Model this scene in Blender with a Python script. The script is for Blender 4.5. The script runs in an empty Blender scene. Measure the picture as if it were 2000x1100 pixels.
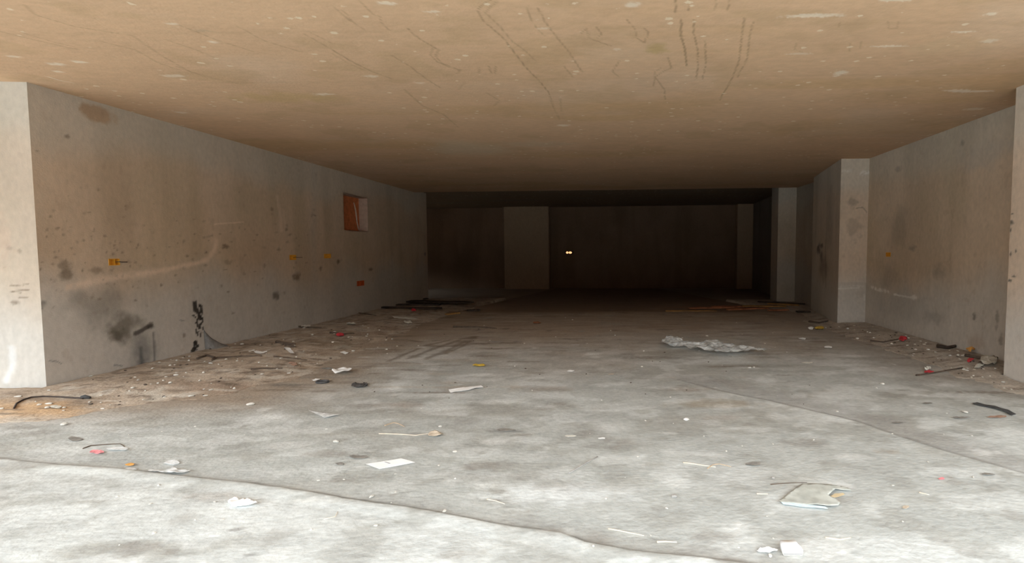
import bpy, bmesh, math, random
import numpy as np
from mathutils import Vector, Matrix
from mathutils.geometry import delaunay_2d_cdt

scene = bpy.context.scene
C = scene.collection

# ------------------------------------------------------------------ camera, sky, exposure
CAM_H = 1.42
FPX = 1000.0                      # focal length in pixels of the 2000 wide frame
PITCH = math.atan(0.058)
PX0, PY0 = 1200.0, 550.0          # principal point (lens shifted sideways)
cam_data = bpy.data.cameras.new('camera')
cam = bpy.data.objects.new('camera', cam_data)
C.objects.link(cam)
cam.location = (0, 0, CAM_H)
cam.rotation_euler = (math.pi / 2 - PITCH, 0, 0)
cam_data.sensor_fit = 'HORIZONTAL'
cam_data.sensor_width = 36
cam_data.lens = 36 * FPX / 2000
cam_data.shift_x = -(PX0 - 1000) / 2000
cam_data.clip_start = 0.05
cam_data.clip_end = 200
scene.camera = cam

scene.view_settings.view_transform = 'Standard'
scene.view_settings.look = 'None'
scene.view_settings.gamma = 1
scene.view_settings.use_curve_mapping = False
scene.view_settings.exposure = 0.0

SKY_STRENGTH = 8.2
SKY_LOW = 0.14                    # sine of the elevation under which the roofs across the street hide the sky
world = bpy.data.worlds.new('overcast_sky')
scene.world = world
world.use_nodes = True
wn, wl = world.node_tree.nodes, world.node_tree.links
wn.clear()
w_out = wn.new('ShaderNodeOutputWorld')
w_bg = wn.new('ShaderNodeBackground')
w_tc = wn.new('ShaderNodeTexCoord')
w_sep = wn.new('ShaderNodeSeparateXYZ')
w_ramp = wn.new('ShaderNodeValToRGB')
w_ramp.color_ramp.elements[0].position = SKY_LOW
w_ramp.color_ramp.elements[0].color = (0.02, 0.018, 0.016, 1)
w_ramp.color_ramp.elements[1].position = SKY_LOW + 0.10
w_ramp.color_ramp.elements[1].color = (0.88, 0.96, 1.0, 1)
wl.new(w_tc.outputs['Generated'], w_sep.inputs[0])
wl.new(w_sep.outputs['Z'], w_ramp.inputs['Fac'])
wl.new(w_ramp.outputs['Color'], w_bg.inputs['Color'])
w_bg.inputs['Strength'].default_value = SKY_STRENGTH
wl.new(w_bg.outputs[0], w_out.inputs[0])

# ------------------------------------------------------------------ picture -> place helpers
cp, sp = math.cos(PITCH), math.sin(PITCH)
O = np.array([0, 0, CAM_H])


def ray(px, py):
    u, v = (px - PX0) / FPX, (py - PY0) / FPX
    return np.array([u, cp - v * sp, -sp - v * cp])


def on_plane(px, py, P, N):
    d = ray(px, py)
    t = np.dot(np.array(P) - O, N) / np.dot(d, N)
    return O + d * t


def F(px, py, z=0.0):
    """point of the floor seen at a pixel"""
    p = on_plane(px, py, (0, 0, z), (0, 0, 1))
    return p[0], p[1]


# ------------------------------------------------------------------ numpy noise
def _hash(ix, iy, seed):
    h = (ix.astype(np.int64) * 374761393 + iy.astype(np.int64) * 668265263 + seed * 1274126177) & 0xFFFFFFFF
    h = ((h ^ (h >> 13)) * 1274126177) & 0xFFFFFFFF
    h = h ^ (h >> 16)
    return (h & 0xFFFF) / 65535.0


def vn(x, y, seed=0):
    x = np.asarray(x, float); y = np.asarray(y, float)
    ix, iy = np.floor(x), np.floor(y)
    fx, fy = x - ix, y - iy
    fx = fx * fx * (3 - 2 * fx); fy = fy * fy * (3 - 2 * fy)
    a = _hash(ix, iy, seed); b = _hash(ix + 1, iy, seed)
    c = _hash(ix, iy + 1, seed); d = _hash(ix + 1, iy + 1, seed)
    return (a * (1 - fx) + b * fx) * (1 - fy) + (c * (1 - fx) + d * fx) * fy


def fbm(x, y, seed=0, octs=4):
    s = 0; a = 0.5; t = 0
    for o in range(octs):
        s = s + a * vn(x * 2 ** o, y * 2 ** o, seed + o * 17); t += a; a *= 0.5
    return s / t


def sstep(a, b, x):
    t = np.clip((np.asarray(x, float) - a) / (b - a), 0, 1)
    return t * t * (3 - 2 * t)


def seg_dist(X, Y, pts):
    """distance to a polyline and signed side (left of travel is positive)"""
    best = np.full(np.shape(X), 1e9); side = np.zeros(np.shape(X))
    for (x0, y0), (x1, y1) in zip(pts[:-1], pts[1:]):
        dx, dy = x1 - x0, y1 - y0
        L = dx * dx + dy * dy + 1e-12
        t = np.clip(((X - x0) * dx + (Y - y0) * dy) / L, 0, 1)
        d = np.hypot(X - x0 - t * dx, Y - y0 - t * dy)
        s = dx * (Y - y0) - dy * (X - x0)
        m = d < best
        best = np.where(m, d, best); side = np.where(m, s, side)
    return best, side


# ------------------------------------------------------------------ tagging
def tag(o, label=None, cat=None, group=None, kind=None):
    if label: o['label'] = label
    if cat: o['category'] = cat
    if group: o['group'] = group
    if kind: o['kind'] = kind
    return o


def link_mesh(name, verts, faces, mat, parent=None, smooth=True):
    me = bpy.data.meshes.new(name)
    me.from_pydata([tuple(map(float, v)) for v in verts], [], faces)
    me.update()
    if smooth:
        me.polygons.foreach_set('use_smooth', [True] * len(me.polygons))
    me.materials.append(mat)
    o = bpy.data.objects.new(name, me)
    C.objects.link(o)
    if parent: o.parent = parent
    return o


def link_bm(name, bm, mat, parent=None, smooth=False):
    me = bpy.data.meshes.new(name)
    bmesh.ops.recalc_face_normals(bm, faces=bm.faces)
    bm.to_mesh(me); bm.free()
    if smooth:
        me.polygons.foreach_set('use_smooth', [True] * len(me.polygons))
    me.materials.append(mat)
    o = bpy.data.objects.new(name, me)
    C.objects.link(o)
    if parent: o.parent = parent
    return o


def empty(name, loc, rz=0.0):
    o = bpy.data.objects.new(name, None)
    C.objects.link(o)
    o.location = loc; o.rotation_euler = (0, 0, rz)
    o.empty_display_size = 0.05
    return o


# ------------------------------------------------------------------ materials
def new_mat(name):
    m = bpy.data.materials.new(name); m.use_nodes = True
    nt = m.node_tree
    b = nt.nodes['Principled BSDF']
    return m, nt, b


def surface_mat(name, rough=0.9, bump=0.35, bump_scale=60, mottling=0.12, mscale=(2.2, 2.2, 2.2), fine=25, fleck=None):
    """mineral surface: colour attribute (stains, dirt) times world-fixed mottling, with bump"""
    m, nt, b = new_mat(name)
    N, L = nt.nodes, nt.links
    att = N.new('ShaderNodeVertexColor'); att.layer_name = 'Col'
    geo = N.new('ShaderNodeNewGeometry')
    mp = N.new('ShaderNodeMapping'); mp.inputs['Scale'].default_value = mscale
    L.new(geo.outputs['Position'], mp.inputs['Vector'])
    n1 = N.new('ShaderNodeTexNoise'); n1.inputs['Scale'].default_value = 1.0; n1.inputs['Detail'].default_value = 8; n1.inputs['Roughness'].default_value = 0.65
    L.new(mp.outputs[0], n1.inputs['Vector'])
    n2 = N.new('ShaderNodeTexNoise'); n2.inputs['Scale'].default_value = fine; n2.inputs['Detail'].default_value = 6
    L.new(mp.outputs[0], n2.inputs['Vector'])
    add = N.new('ShaderNodeMath'); add.operation = 'ADD'
    L.new(n1.outputs['Fac'], add.inputs[0]); L.new(n2.outputs['Fac'], add.inputs[1])
    mr = N.new('ShaderNodeMapRange')
    mr.inputs['From Min'].default_value = 0.6; mr.inputs['From Max'].default_value = 1.4
    mr.inputs['To Min'].default_value = 1 - mottling * 1.6; mr.inputs['To Max'].default_value = 1 + mottling * 1.6
    L.new(add.outputs[0], mr.inputs['Value'])
    mul = N.new('ShaderNodeVectorMath'); mul.operation = 'SCALE'
    L.new(att.outputs['Color'], mul.inputs[0]); L.new(mr.outputs[0], mul.inputs['Scale'])
    col = mul.outputs[0]
    if fleck:
        fcol, fscale, thr, fpos = fleck
        mp2 = N.new('ShaderNodeMapping'); mp2.inputs['Scale'].default_value = fscale
        L.new(geo.outputs['Position'], mp2.inputs['Vector'])
        vo = N.new('ShaderNodeTexVoronoi'); vo.inputs['Scale'].default_value = 1.0; vo.inputs['Randomness'].default_value = 1.0
        L.new(mp2.outputs[0], vo.inputs['Vector'])
        # only some cells carry a fleck, of varying size
        rnd = N.new('ShaderNodeSeparateColor'); L.new(vo.outputs['Color'], rnd.inputs[0])
        big = N.new('ShaderNodeTexNoise'); big.inputs['Scale'].default_value = fpos; big.inputs['Detail'].default_value = 3
        L.new(geo.outputs['Position'], big.inputs['Vector'])
        den = N.new('ShaderNodeMapRange'); den.inputs['From Min'].default_value = 0.38; den.inputs['From Max'].default_value = 0.68
        den.inputs['To Min'].default_value = 0.06; den.inputs['To Max'].default_value = 0.6
        L.new(big.outputs['Fac'], den.inputs['Value'])
        lt = N.new('ShaderNodeMath'); lt.operation = 'LESS_THAN'
        L.new(rnd.outputs[0], lt.inputs[0]); L.new(den.outputs[0], lt.inputs[1])
        sz = N.new('ShaderNodeMath'); sz.operation = 'MULTIPLY'; sz.inputs[1].default_value = thr
        L.new(rnd.outputs[1], sz.inputs[0])
        wob = N.new('ShaderNodeTexNoise'); wob.inputs['Scale'].default_value = 55; wob.inputs['Detail'].default_value = 2
        L.new(geo.outputs['Position'], wob.inputs['Vector'])
        dd = N.new('ShaderNodeMath'); dd.operation = 'MULTIPLY_ADD'; dd.inputs[1].default_value = 0.35
        L.new(wob.outputs['Fac'], dd.inputs[0]); L.new(vo.outputs['Distance'], dd.inputs[2])
        lt2 = N.new('ShaderNodeMapRange'); lt2.inputs['To Min'].default_value = 0.8; lt2.inputs['To Max'].default_value = 0.0
        sub = N.new('ShaderNodeMath'); sub.operation = 'SUBTRACT'
        L.new(dd.outputs[0], sub.inputs[0]); L.new(sz.outputs[0], sub.inputs[1])
        L.new(sub.outputs[0], lt2.inputs['Value']); lt2.inputs['From Min'].default_value = 0.0; lt2.inputs['From Max'].default_value = 0.1
        mm = N.new('ShaderNodeMath'); mm.operation = 'MULTIPLY'
        L.new(lt.outputs[0], mm.inputs[0]); L.new(lt2.outputs[0], mm.inputs[1])
        mix = N.new('ShaderNodeMix'); mix.data_type = 'RGBA'
        L.new(mm.outputs[0], mix.inputs['Factor']); L.new(col, mix.inputs['A']); mix.inputs['B'].default_value = (*fcol, 1)
        col = mix.outputs['Result']
    L.new(col, b.inputs['Base Color'])
    b.inputs['Roughness'].default_value = rough
    b.inputs['Specular IOR Level'].default_value = 0.25
    n3 = N.new('ShaderNodeTexNoise'); n3.inputs['Scale'].default_value = bump_scale; n3.inputs['Detail'].default_value = 8
    L.new(geo.outputs['Position'], n3.inputs['Vector'])
    bp = N.new('ShaderNodeBump'); bp.inputs['Strength'].default_value = bump; bp.inputs['Distance'].default_value = 0.01
    L.new(n3.outputs['Fac'], bp.inputs['Height']); L.new(bp.outputs[0], b.inputs['Normal'])
    return m


def mat(name, color, rough=0.8, var=0.15, scale=30, spec=0.3, bump=0.2):
    m, nt, b = new_mat(name)
    N, L = nt.nodes, nt.links
    tc = N.new('ShaderNodeTexCoord')
    n = N.new('ShaderNodeTexNoise'); n.inputs['Scale'].default_value = scale; n.inputs['Detail'].default_value = 5
    L.new(tc.outputs['Object'], n.inputs['Vector'])
    r = N.new('ShaderNodeValToRGB')
    r.color_ramp.elements[0].position = 0.3; r.color_ramp.elements[1].position = 0.7
    r.color_ramp.elements[0].color = (*[c * (1 - var) for c in color], 1)
    r.color_ramp.elements[1].color = (*[min(1, c * (1 + var)) for c in color], 1)
    L.new(n.outputs['Fac'], r.inputs['Fac']); L.new(r.outputs['Color'], b.inputs['Base Color'])
    b.inputs['Roughness'].default_value = rough
    b.inputs['Specular IOR Level'].default_value = spec
    bp = N.new('ShaderNodeBump'); bp.inputs['Strength'].default_value = bump; bp.inputs['Distance'].default_value = 0.004
    L.new(n.outputs['Fac'], bp.inputs['Height']); L.new(bp.outputs[0], b.inputs['Normal'])
    return m


def film_mat(name, color, clear, rough=0.25):
    m, nt, b = new_mat(name)
    N, L = nt.nodes, nt.links
    b.inputs['Base Color'].default_value = (*color, 1); b.inputs['Roughness'].default_value = rough
    b.inputs['Specular IOR Level'].default_value = 0.6
    t = N.new('ShaderNodeBsdfTransparent')
    tc = N.new('ShaderNodeTexCoord')
    n = N.new('ShaderNodeTexNoise'); n.inputs['Scale'].default_value = 9; n.inputs['Detail'].default_value = 6; n.inputs['Distortion'].default_value = 1.5
    L.new(tc.outputs['Object'], n.inputs['Vector'])
    mr = N.new('ShaderNodeMapRange'); mr.inputs['From Min'].default_value = 0.35; mr.inputs['From Max'].default_value = 0.65
    mr.inputs['To Min'].default_value = max(0, clear - 0.25); mr.inputs['To Max'].default_value = min(1, clear + 0.2)
    L.new(n.outputs['Fac'], mr.inputs['Value'])
    mx = N.new('ShaderNodeMixShader')
    L.new(mr.outputs[0], mx.inputs['Fac']); L.new(b.outputs[0], mx.inputs[1]); L.new(t.outputs[0], mx.inputs[2])
    L.new(mx.outputs[0], nt.nodes['Material Output'].inputs['Surface'])
    return m


M_FLOOR = surface_mat('worn_concrete_floor', 0.85, 0.5, 35, 0.17, (2.0, 4.5, 3.0), 9)
M_WALL = surface_mat('cement_plaster', 0.92, 0.25, 70, 0.08, (1.6, 1.6, 1.0), 14)
M_CEIL = surface_mat('raw_slab_ceiling', 0.85, 0.2, 40, 0.07, (1.2, 2.2, 1.0), 9,
                     fleck=((0.80, 0.66, 0.48), (10.0, 12.0, 1.0), 0.44, 0.6))
M_SOIL = surface_mat('dry_soil', 0.97, 0.6, 45, 0.2, (5, 5, 5), 8)
M_BRICK = mat('terracotta_brick', (0.62, 0.19, 0.07), 0.9, 0.2, 12)
M_MORTAR = mat('pale_mortar', (0.75, 0.6, 0.48), 0.9, 0.1)
M_PLASTER_PINK = mat('pinkish_plaster', (0.55, 0.40, 0.31), 0.9, 0.12, 14)
M_BOX = mat('yellow_box_plastic', (0.85, 0.42, 0.05), 0.5, 0.1)
M_BOX_RED = mat('orange_box_plastic', (0.62, 0.12, 0.03), 0.5, 0.15)
M_WIRE = mat('dark_wire', (0.05, 0.035, 0.03), 0.6, 0.2)
M_PAPER = mat('white_paper', (0.9, 0.9, 0.9), 0.85, 0.03, 20, 0.2, 0.05)
M_INK = mat('grey_print', (0.42, 0.42, 0.45), 0.9, 0.1)
M_OFFWHITE = mat('soiled_paper', (0.66, 0.64, 0.58), 0.9, 0.12)
M_BEIGE = mat('beige_card', (0.55, 0.46, 0.36), 0.9, 0.15)
M_FILM = film_mat('clear_plastic_film', (0.80, 0.82, 0.82), 0.52, 0.3)
M_MILKY = film_mat('milky_plastic_film', (0.85, 0.87, 0.88), 0.2, 0.35)
M_BLUEW = mat('pale_blue_plastic', (0.66, 0.80, 0.86), 0.5, 0.1)
M_BLUE = mat('faded_blue_plastic', (0.32, 0.36, 0.52), 0.6, 0.1)
M_POUCH = mat('dusty_grey_wrapper', (0.45, 0.46, 0.425), 0.7, 0.18, 18)
M_TAN = mat('tan_wrapper_lining', (0.62, 0.50, 0.32), 0.7, 0.1)
M_BLACK = mat('black_rubber', (0.06, 0.06, 0.062), 0.7, 0.25)
M_CHAR = mat('charcoal_cloth', (0.075, 0.07, 0.068), 0.9, 0.3)
M_PINK = mat('faded_pink_plastic', (0.72, 0.26, 0.28), 0.6, 0.12)
M_RED = mat('red_plastic', (0.62, 0.05, 0.07), 0.5, 0.2)
M_ORANGE = mat('orange_plastic', (0.75, 0.38, 0.10), 0.6, 0.15)
M_YELLOW = mat('yellow_wrapper', (0.72, 0.50, 0.08), 0.55, 0.12)
M_TWIG = mat('dry_twig', (0.50, 0.38, 0.27), 0.9, 0.25)
M_STRAW = mat('pale_straw', (0.70, 0.61, 0.50), 0.85, 0.1)
M_DARKTWIG = mat('dark_root', (0.11, 0.078, 0.058), 0.9, 0.3)
M_LEAF = mat('dead_leaf', (0.23, 0.215, 0.195), 0.9, 0.25)
M_LEAFBR = mat('brown_leaf', (0.36, 0.23, 0.17), 0.9, 0.2)
M_BOARD_DK = mat('wet_dark_timber', (0.055, 0.038, 0.028), 0.75, 0.4, 8)
M_BOARD_RED = mat('reddish_timber', (0.36, 0.15, 0.075), 0.8, 0.35, 8)
M_BOARD_OCHRE = mat('ochre_timber', (0.35, 0.20, 0.07), 0.8, 0.35, 8)
M_CEMENT = mat('grey_cement', (0.20, 0.19, 0.18), 0.95, 0.2, 25, 0.2, 0.6)
M_STONE = mat('pale_stone', (0.62, 0.59, 0.54), 0.9, 0.15, 15)
M_STONE_GR = mat('grey_stone', (0.36, 0.34, 0.32), 0.9, 0.2, 15)
M_STONE_DK = mat('dark_clod', (0.10, 0.075, 0.06), 0.95, 0.3, 15)
M_SACK = mat('pale_sackcloth', (0.58, 0.54, 0.47), 0.95, 0.15, 25, 0.1, 0.6)


# ------------------------------------------------------------------ painted grids (surface + its stains)
class Surface:
    """a rectangle origin + e1*u + e2*v with its own stains given in metres on the surface"""
    def __init__(self, name, origin, e1, e2, us, vs, base, holes=()):
        self.name = name
        self.o = np.array(origin, float); self.e1 = np.array(e1, float); self.e2 = np.array(e2, float)
        self.n = np.cross(self.e1, self.e2)
        for (u0, u1, v0, v1) in holes:
            us = np.concatenate([us, [u0, u1]]); vs = np.concatenate([vs, [v0, v1]])
        self.us = np.unique(np.round(us, 5)); self.vs = np.unique(np.round(vs, 5))
        self.U, self.V = np.meshgrid(self.us, self.vs)          # rows = v
        self.col = np.ones(self.U.shape + (3,)) * np.array(base)
        self.h = np.zeros(self.U.shape)
        self.holes = holes

    def uv(self, px, py):
        p = on_plane(px, py, self.o, self.n) - self.o
        return float(np.dot(p, self.e1)), float(np.dot(p, self.e2))

    def mix(self, mask, color):
        m = np.clip(mask, 0, 1)[..., None]
        self.col = self.col * (1 - m) + np.array(color) * m

    def _win(self, u0, u1, v0, v1):
        i0, i1 = np.searchsorted(self.us, [u0, u1]); j0, j1 = np.searchsorted(self.vs, [v0, v1])
        return slice(max(0, j0 - 1), j1 + 1), slice(max(0, i0 - 1), i1 + 1)

    def _put(self, s, m, color):
        m = np.clip(m, 0, 1)[..., None]
        self.col[s] = self.col[s] * (1 - m) + np.array(color) * m

    def stroke(self, pts, width, color, a=1.0, soft=0.6, rough=0.5, seed=3, breaks=0.0):
        """pts in (u, v) metres"""
        P = np.array(pts); w = width * 2.5
        s = self._win(P[:, 0].min() - w, P[:, 0].max() + w, P[:, 1].min() - w, P[:, 1].max() + w)
        U, V = self.U[s], self.V[s]
        if U.size == 0: return
        d, _ = seg_dist(U, V, pts)
        d = d * (1 + rough * (fbm(U / width * 0.5, V / width * 0.5, seed, 3) - 0.5) * 2)
        m = a * (1 - sstep(width * (1 - soft), width * (1 + soft * 0.6), d))
        if breaks:
            m = m * sstep(breaks - 0.12, breaks + 0.12, fbm(U / width * 0.35, V / width * 0.35, seed + 9, 2))
        self._put(s, m, color)

    def blob(self, u, v, ru, rv, color, a=1.0, soft=0.7, rough=0.8, seed=5, speck=0.0):
        s = self._win(u - ru * 2, u + ru * 2, v - rv * 2, v + rv * 2)
        U, V = self.U[s], self.V[s]
        if U.size == 0: return
        d = np.hypot((U - u) / ru, (V - v) / rv)
        r = min(ru, rv)
        d = d + rough * (fbm(U / r * 1.3, V / r * 1.3, seed, 4) - 0.5) * 1.6
        m = a * (1 - sstep(1 - soft, 1 + soft * 0.5, d))
        if speck:
            m = m * sstep(speck - 0.1, speck + 0.1, fbm(U / r * 4, V / r * 4, seed + 5, 3))
        self._put(s, m, color)

    # the same, with the position read off the photograph
    def pstroke(self, ppts, wpx, color, **k):
        pts = [self.uv(*p) for p in ppts]
        c = self.o + self.e1 * pts[len(pts) // 2][0] + self.e2 * pts[len(pts) // 2][1]
        self.stroke(pts, 0.5 * wpx * c[1] / FPX, color, **k)

    def pblob(self, px, py, rx, ry, color, **k):
        u, v = self.uv(px, py)
        u1, v1 = self.uv(px + rx, py); u2, v2 = self.uv(px, py + ry)
        self.blob(u, v, max(abs(u1 - u), abs(u2 - u), 0.004), max(abs(v1 - v), abs(v2 - v), 0.004), color, **k)

    def arrays(self):
        Pn = self.o + self.U[..., None] * self.e1 + self.V[..., None] * self.e2 + self.h[..., None] * self.n
        return Pn

    def build(self, material, extra=None, parent=None, keep=None, name=None):
        nv, nu = self.U.shape
        verts = self.arrays().reshape(-1, 3)
        cols = np.clip(self.col, 0, 1).reshape(-1, 3)
        idx = np.arange(nv * nu).reshape(nv, nu)
        q = np.stack([idx[:-1, :-1], idx[:-1, 1:], idx[1:, 1:], idx[1:, :-1]], -1)
        ok = np.ones(q.shape[:2], bool)
        uc = 0.5 * (self.us[1:] + self.us[:-1]); vc = 0.5 * (self.vs[1:] + self.vs[:-1])
        for (u0, u1, v0, v1) in self.holes:
            ok &= ~(((uc > u0) & (uc < u1))[None, :] & ((vc > v0) & (vc < v1))[:, None])
        if keep is not None:
            ok &= keep
        q = q[ok]
        if keep is not None:
            used = np.unique(q); remap = np.full(nv * nu, -1); remap[used] = np.arange(len(used))
            verts = verts[used]; cols = cols[used]; q = remap[q]
        faces = q.reshape(-1, 4)
        if extra is not None:                                   # closing faces (back, ends) as quads
            ev, ef = extra
            faces = np.concatenate([faces, np.array(ef) + len(verts)])
            cols = np.concatenate([cols, np.ones((len(ev), 3)) * self.col.reshape(-1, 3).mean(0)])
            verts = np.concatenate([verts, np.array(ev, float)])
        if material is None:
            return verts, faces, cols
        return mesh_np(name or self.name, verts, faces, cols, material, parent, n_smooth=len(q))


def mesh_np(name, verts, faces, cols, material, parent=None, n_smooth=None):
    me = bpy.data.meshes.new(name)
    nf = len(faces)
    me.vertices.add(len(verts)); me.vertices.foreach_set('co', np.asarray(verts, np.float32).ravel())
    me.loops.add(nf * 4); me.loops.foreach_set('vertex_index', np.asarray(faces, np.int32).ravel())
    me.polygons.add(nf)
    me.polygons.foreach_set('loop_start', np.arange(nf, dtype=np.int32) * 4)
    me.polygons.foreach_set('loop_total', np.full(nf, 4, np.int32))
    sm = np.ones(nf, bool)
    if n_smooth is not None: sm[n_smooth:] = False
    me.polygons.foreach_set('use_smooth', sm)
    me.update(calc_edges=True)
    at = me.color_attributes.new('Col', 'FLOAT_COLOR', 'POINT')
    at.data.foreach_set('color', np.concatenate([cols, np.ones((len(cols), 1))], 1).astype(np.float32).ravel())
    me.materials.append(material)
    me.validate()
    o = bpy.data.objects.new(name, me)
    C.objects.link(o)
    if parent: o.parent = parent
    return o


def merge(name, parts, material):
    """several painted faces of one solid as one mesh"""
    vs, fs, cs, n = [], [], [], 0
    for v, f, c in parts:
        vs.append(v); fs.append(f + n); cs.append(c); n += len(v)
    return mesh_np(name, np.concatenate(vs), np.concatenate(fs), np.concatenate(cs), material)


def box_back(S, u0, u1, v0, v1, t):
    """verts and faces that close a surface rectangle into a slab of thickness t behind it"""
    P = lambda u, v, w: S.o + S.e1 * u + S.e2 * v - S.n * w
    ev = [P(u0, v0, 0), P(u1, v0, 0), P(u1, v1, 0), P(u0, v1, 0), P(u0, v0, t), P(u1, v0, t), P(u1, v1, t), P(u0, v1, t)]
    ef = [(0, 4, 5, 1), (1, 5, 6, 2), (2, 6, 7, 3), (3, 7, 4, 0), (4, 7, 6, 5)]
    return ev, ef


def unit(a, b):
    v = np.array([b[0] - a[0], b[1] - a[1], 0.0]); L = np.linalg.norm(v)
    return v / L, L


UP = np.array([0, 0, 1.0])
CEIL_L, CEIL_R = 3.075, 3.205


def ceil_z(x):
    return CEIL_L + (x + 5.6) * (CEIL_R - CEIL_L) / 10.4


FRONT = -0.6                  # y of the slab edge over the camera: daylight comes in under it
REAR = 14.4                   # y where the front slab ends and the raised rear ceiling begins
BACK = 20.4

# ------------------------------------------------------------------ floor
SEAM1 = [F(*p) for p in [(-900, 850), (-300, 880), (0, 899), (124, 911), (241, 919), (309, 927), (402, 938), (494, 947), (613, 966), (686, 979),
                         (803, 995), (892, 1011), (1000, 1031), (1097, 1043), (1146, 1062), (1228, 1079), (1310, 1087), (1400, 1096), (1700, 1135), (2100, 1200)]]
SEAM2 = [F(*p) for p in [(1335, 745), (1375, 756), (1441, 771), (1500, 782), (1581, 802), (1679, 825), (1761, 854), (1842, 881), (1941, 908), (2010, 928), (2300, 1010)]]
# edges of the dirt drifted against the walls
SOIL_L = [F(*p) for p in [(-260, 850), (0, 826), (90, 818), (190, 802), (330, 786), (470, 772), (520, 756), (560, 742), (620, 722), (660, 700), (720, 676), (790, 648), (850, 622), (900, 604), (935, 596)]]
SOIL_R = [F(*p) for p in [(1480, 598), (1555, 612), (1600, 640), (1690, 668), (1790, 706), (1850, 738), (1930, 752), (2010, 775)]]
WL_A, WL_B = (-5.735, 5.10), (-5.56, 15.25)      # foot of the left wall, front and far end


def base_z(X, Y):
    X = np.asarray(X, float); Y = np.asarray(Y, float)
    z = 0.010 * (fbm(X * 0.7, Y * 0.7, 11, 3) - 0.5) + 0.009 * (fbm(X * 3.1, Y * 3.1, 12, 3) - 0.5)
    d, s = seg_dist(X, Y, SEAM1)
    sd = np.where(s < 0, d, -d)                     # towards the camera is positive
    wob = 0.012 * (fbm(X * 9, Y * 9, 4, 2) - 0.5)
    z = z + 0.016 * sstep(-0.004, 0.022, sd + wob) + 0.010 * (1 - sstep(0.0, 0.10, np.abs(sd - 0.05)))
    d2, s2 = seg_dist(X, Y, SEAM2)
    sd2 = np.where(s2 < 0, d2, -d2)
    fade = sstep(0.2, 1.2, X)
    z = z + fade * 0.010 * sstep(-0.005, 0.03, sd2 + wob) * (1 - sstep(0.2, 1.6, sd2))
    z = z - 0.035 * sstep(12.15, 12.25, Y + 0.15 * (fbm(X, Y * 0, 31, 3) - 0.5))
    return z


def soil_h(X, Y):
    X = np.asarray(X, float); Y = np.asarray(Y, float)
    d, s = seg_dist(X, Y, SOIL_L)
    sdl = np.where(s > 0, d, -d) + 0.55 * (fbm(X * 1.6, Y * 2.3, 21, 5) - 0.5)
    inl = sdl * (X < 0) * (Y > 3.5) * (Y < 15.6)
    hl = np.where(inl > 0, 0.003 + 0.060 * sstep(0, 0.9, inl), -0.03)
    d, s = seg_dist(X, Y, SOIL_R)
    sdr = np.where(s > 0, d, -d) + 0.45 * (fbm(X * 2.0, Y * 2.3, 22, 5) - 0.5)
    inr = sdr * (X > 0) * (Y > 4.8) * (Y < 15.6)
    hr = np.where(inr > 0, 0.003 + 0.055 * sstep(0, 0.8, inr), -0.03)
    h = np.maximum(hl, hr)
    lump = 0.020 * (fbm(X * 4, Y * 4, 23, 4) - 0.42) + 0.007 * (fbm(X * 14, Y * 14, 24, 2) - 0.5)
    return np.where(h > 0, h + lump * sstep(0.0, 0.03, h), h)


def ground(x, y):
    return float(base_z(x, y) + max(0.0, float(soil_h(x, y))))


def geo_steps(a, b, k, p=1.5, lo=0.008):
    out = [a]
    while out[-1] < b:
        out.append(out[-1] + max(lo, k * max(out[-1], 0.5) ** p))
    out[-1] = b
    return np.array(out)


ys_in = geo_steps(2.0, BACK + 0.3, 0.0021)
ys_floor = np.concatenate([np.arange(-14, -1, 0.5), np.arange(-1, 2.0, 0.04), ys_in])
xs_floor = np.concatenate([np.arange(-14, -6.3, 0.25), np.arange(-6.3, 5.5, 0.0145), np.arange(5.5, 12, 0.25)])
fl = Surface('floor', (0, 0, 0), (1, 0, 0), (0, 1, 0), xs_floor, ys_floor, (0.435, 0.448, 0.435))
X, Y = fl.U, fl.V
fl.h = base_z(X, Y)
d1, s1 = seg_dist(X, Y, SEAM1); sd1 = np.where(s1 < 0, d1, -d1)
# the newer slab at the front is paler
fl.mix(0.75 * sstep(0.0, 0.03, sd1), (0.545, 0.562, 0.555))
d2, s2 = seg_dist(X, Y, SEAM2); sd2 = np.where(s2 < 0, d2, -d2)
# trowel smears and patchy laitance
t1 = fbm(X * 0.9 + 2 * fbm(X, Y, 41, 2), Y * 2.2, 42, 5)
fl.mix(0.6 * sstep(0.50, 0.68, t1), (0.335, 0.325, 0.295))
fl.mix(0.65 * sstep(0.54, 0.70, fbm(X * 1.3, Y * 2.6, 43, 5)), (0.60, 0.62, 0.615))
fl.mix(0.45 * sstep(0.54, 0.68, fbm(X * 4.0, Y * 6.0, 44, 4)), (0.30, 0.295, 0.27))
fl.mix(0.45 * sstep(0.56, 0.68, fbm(X * 3.0 + 5, Y * 5.0, 48, 4)), (0.62, 0.64, 0.635))
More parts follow.
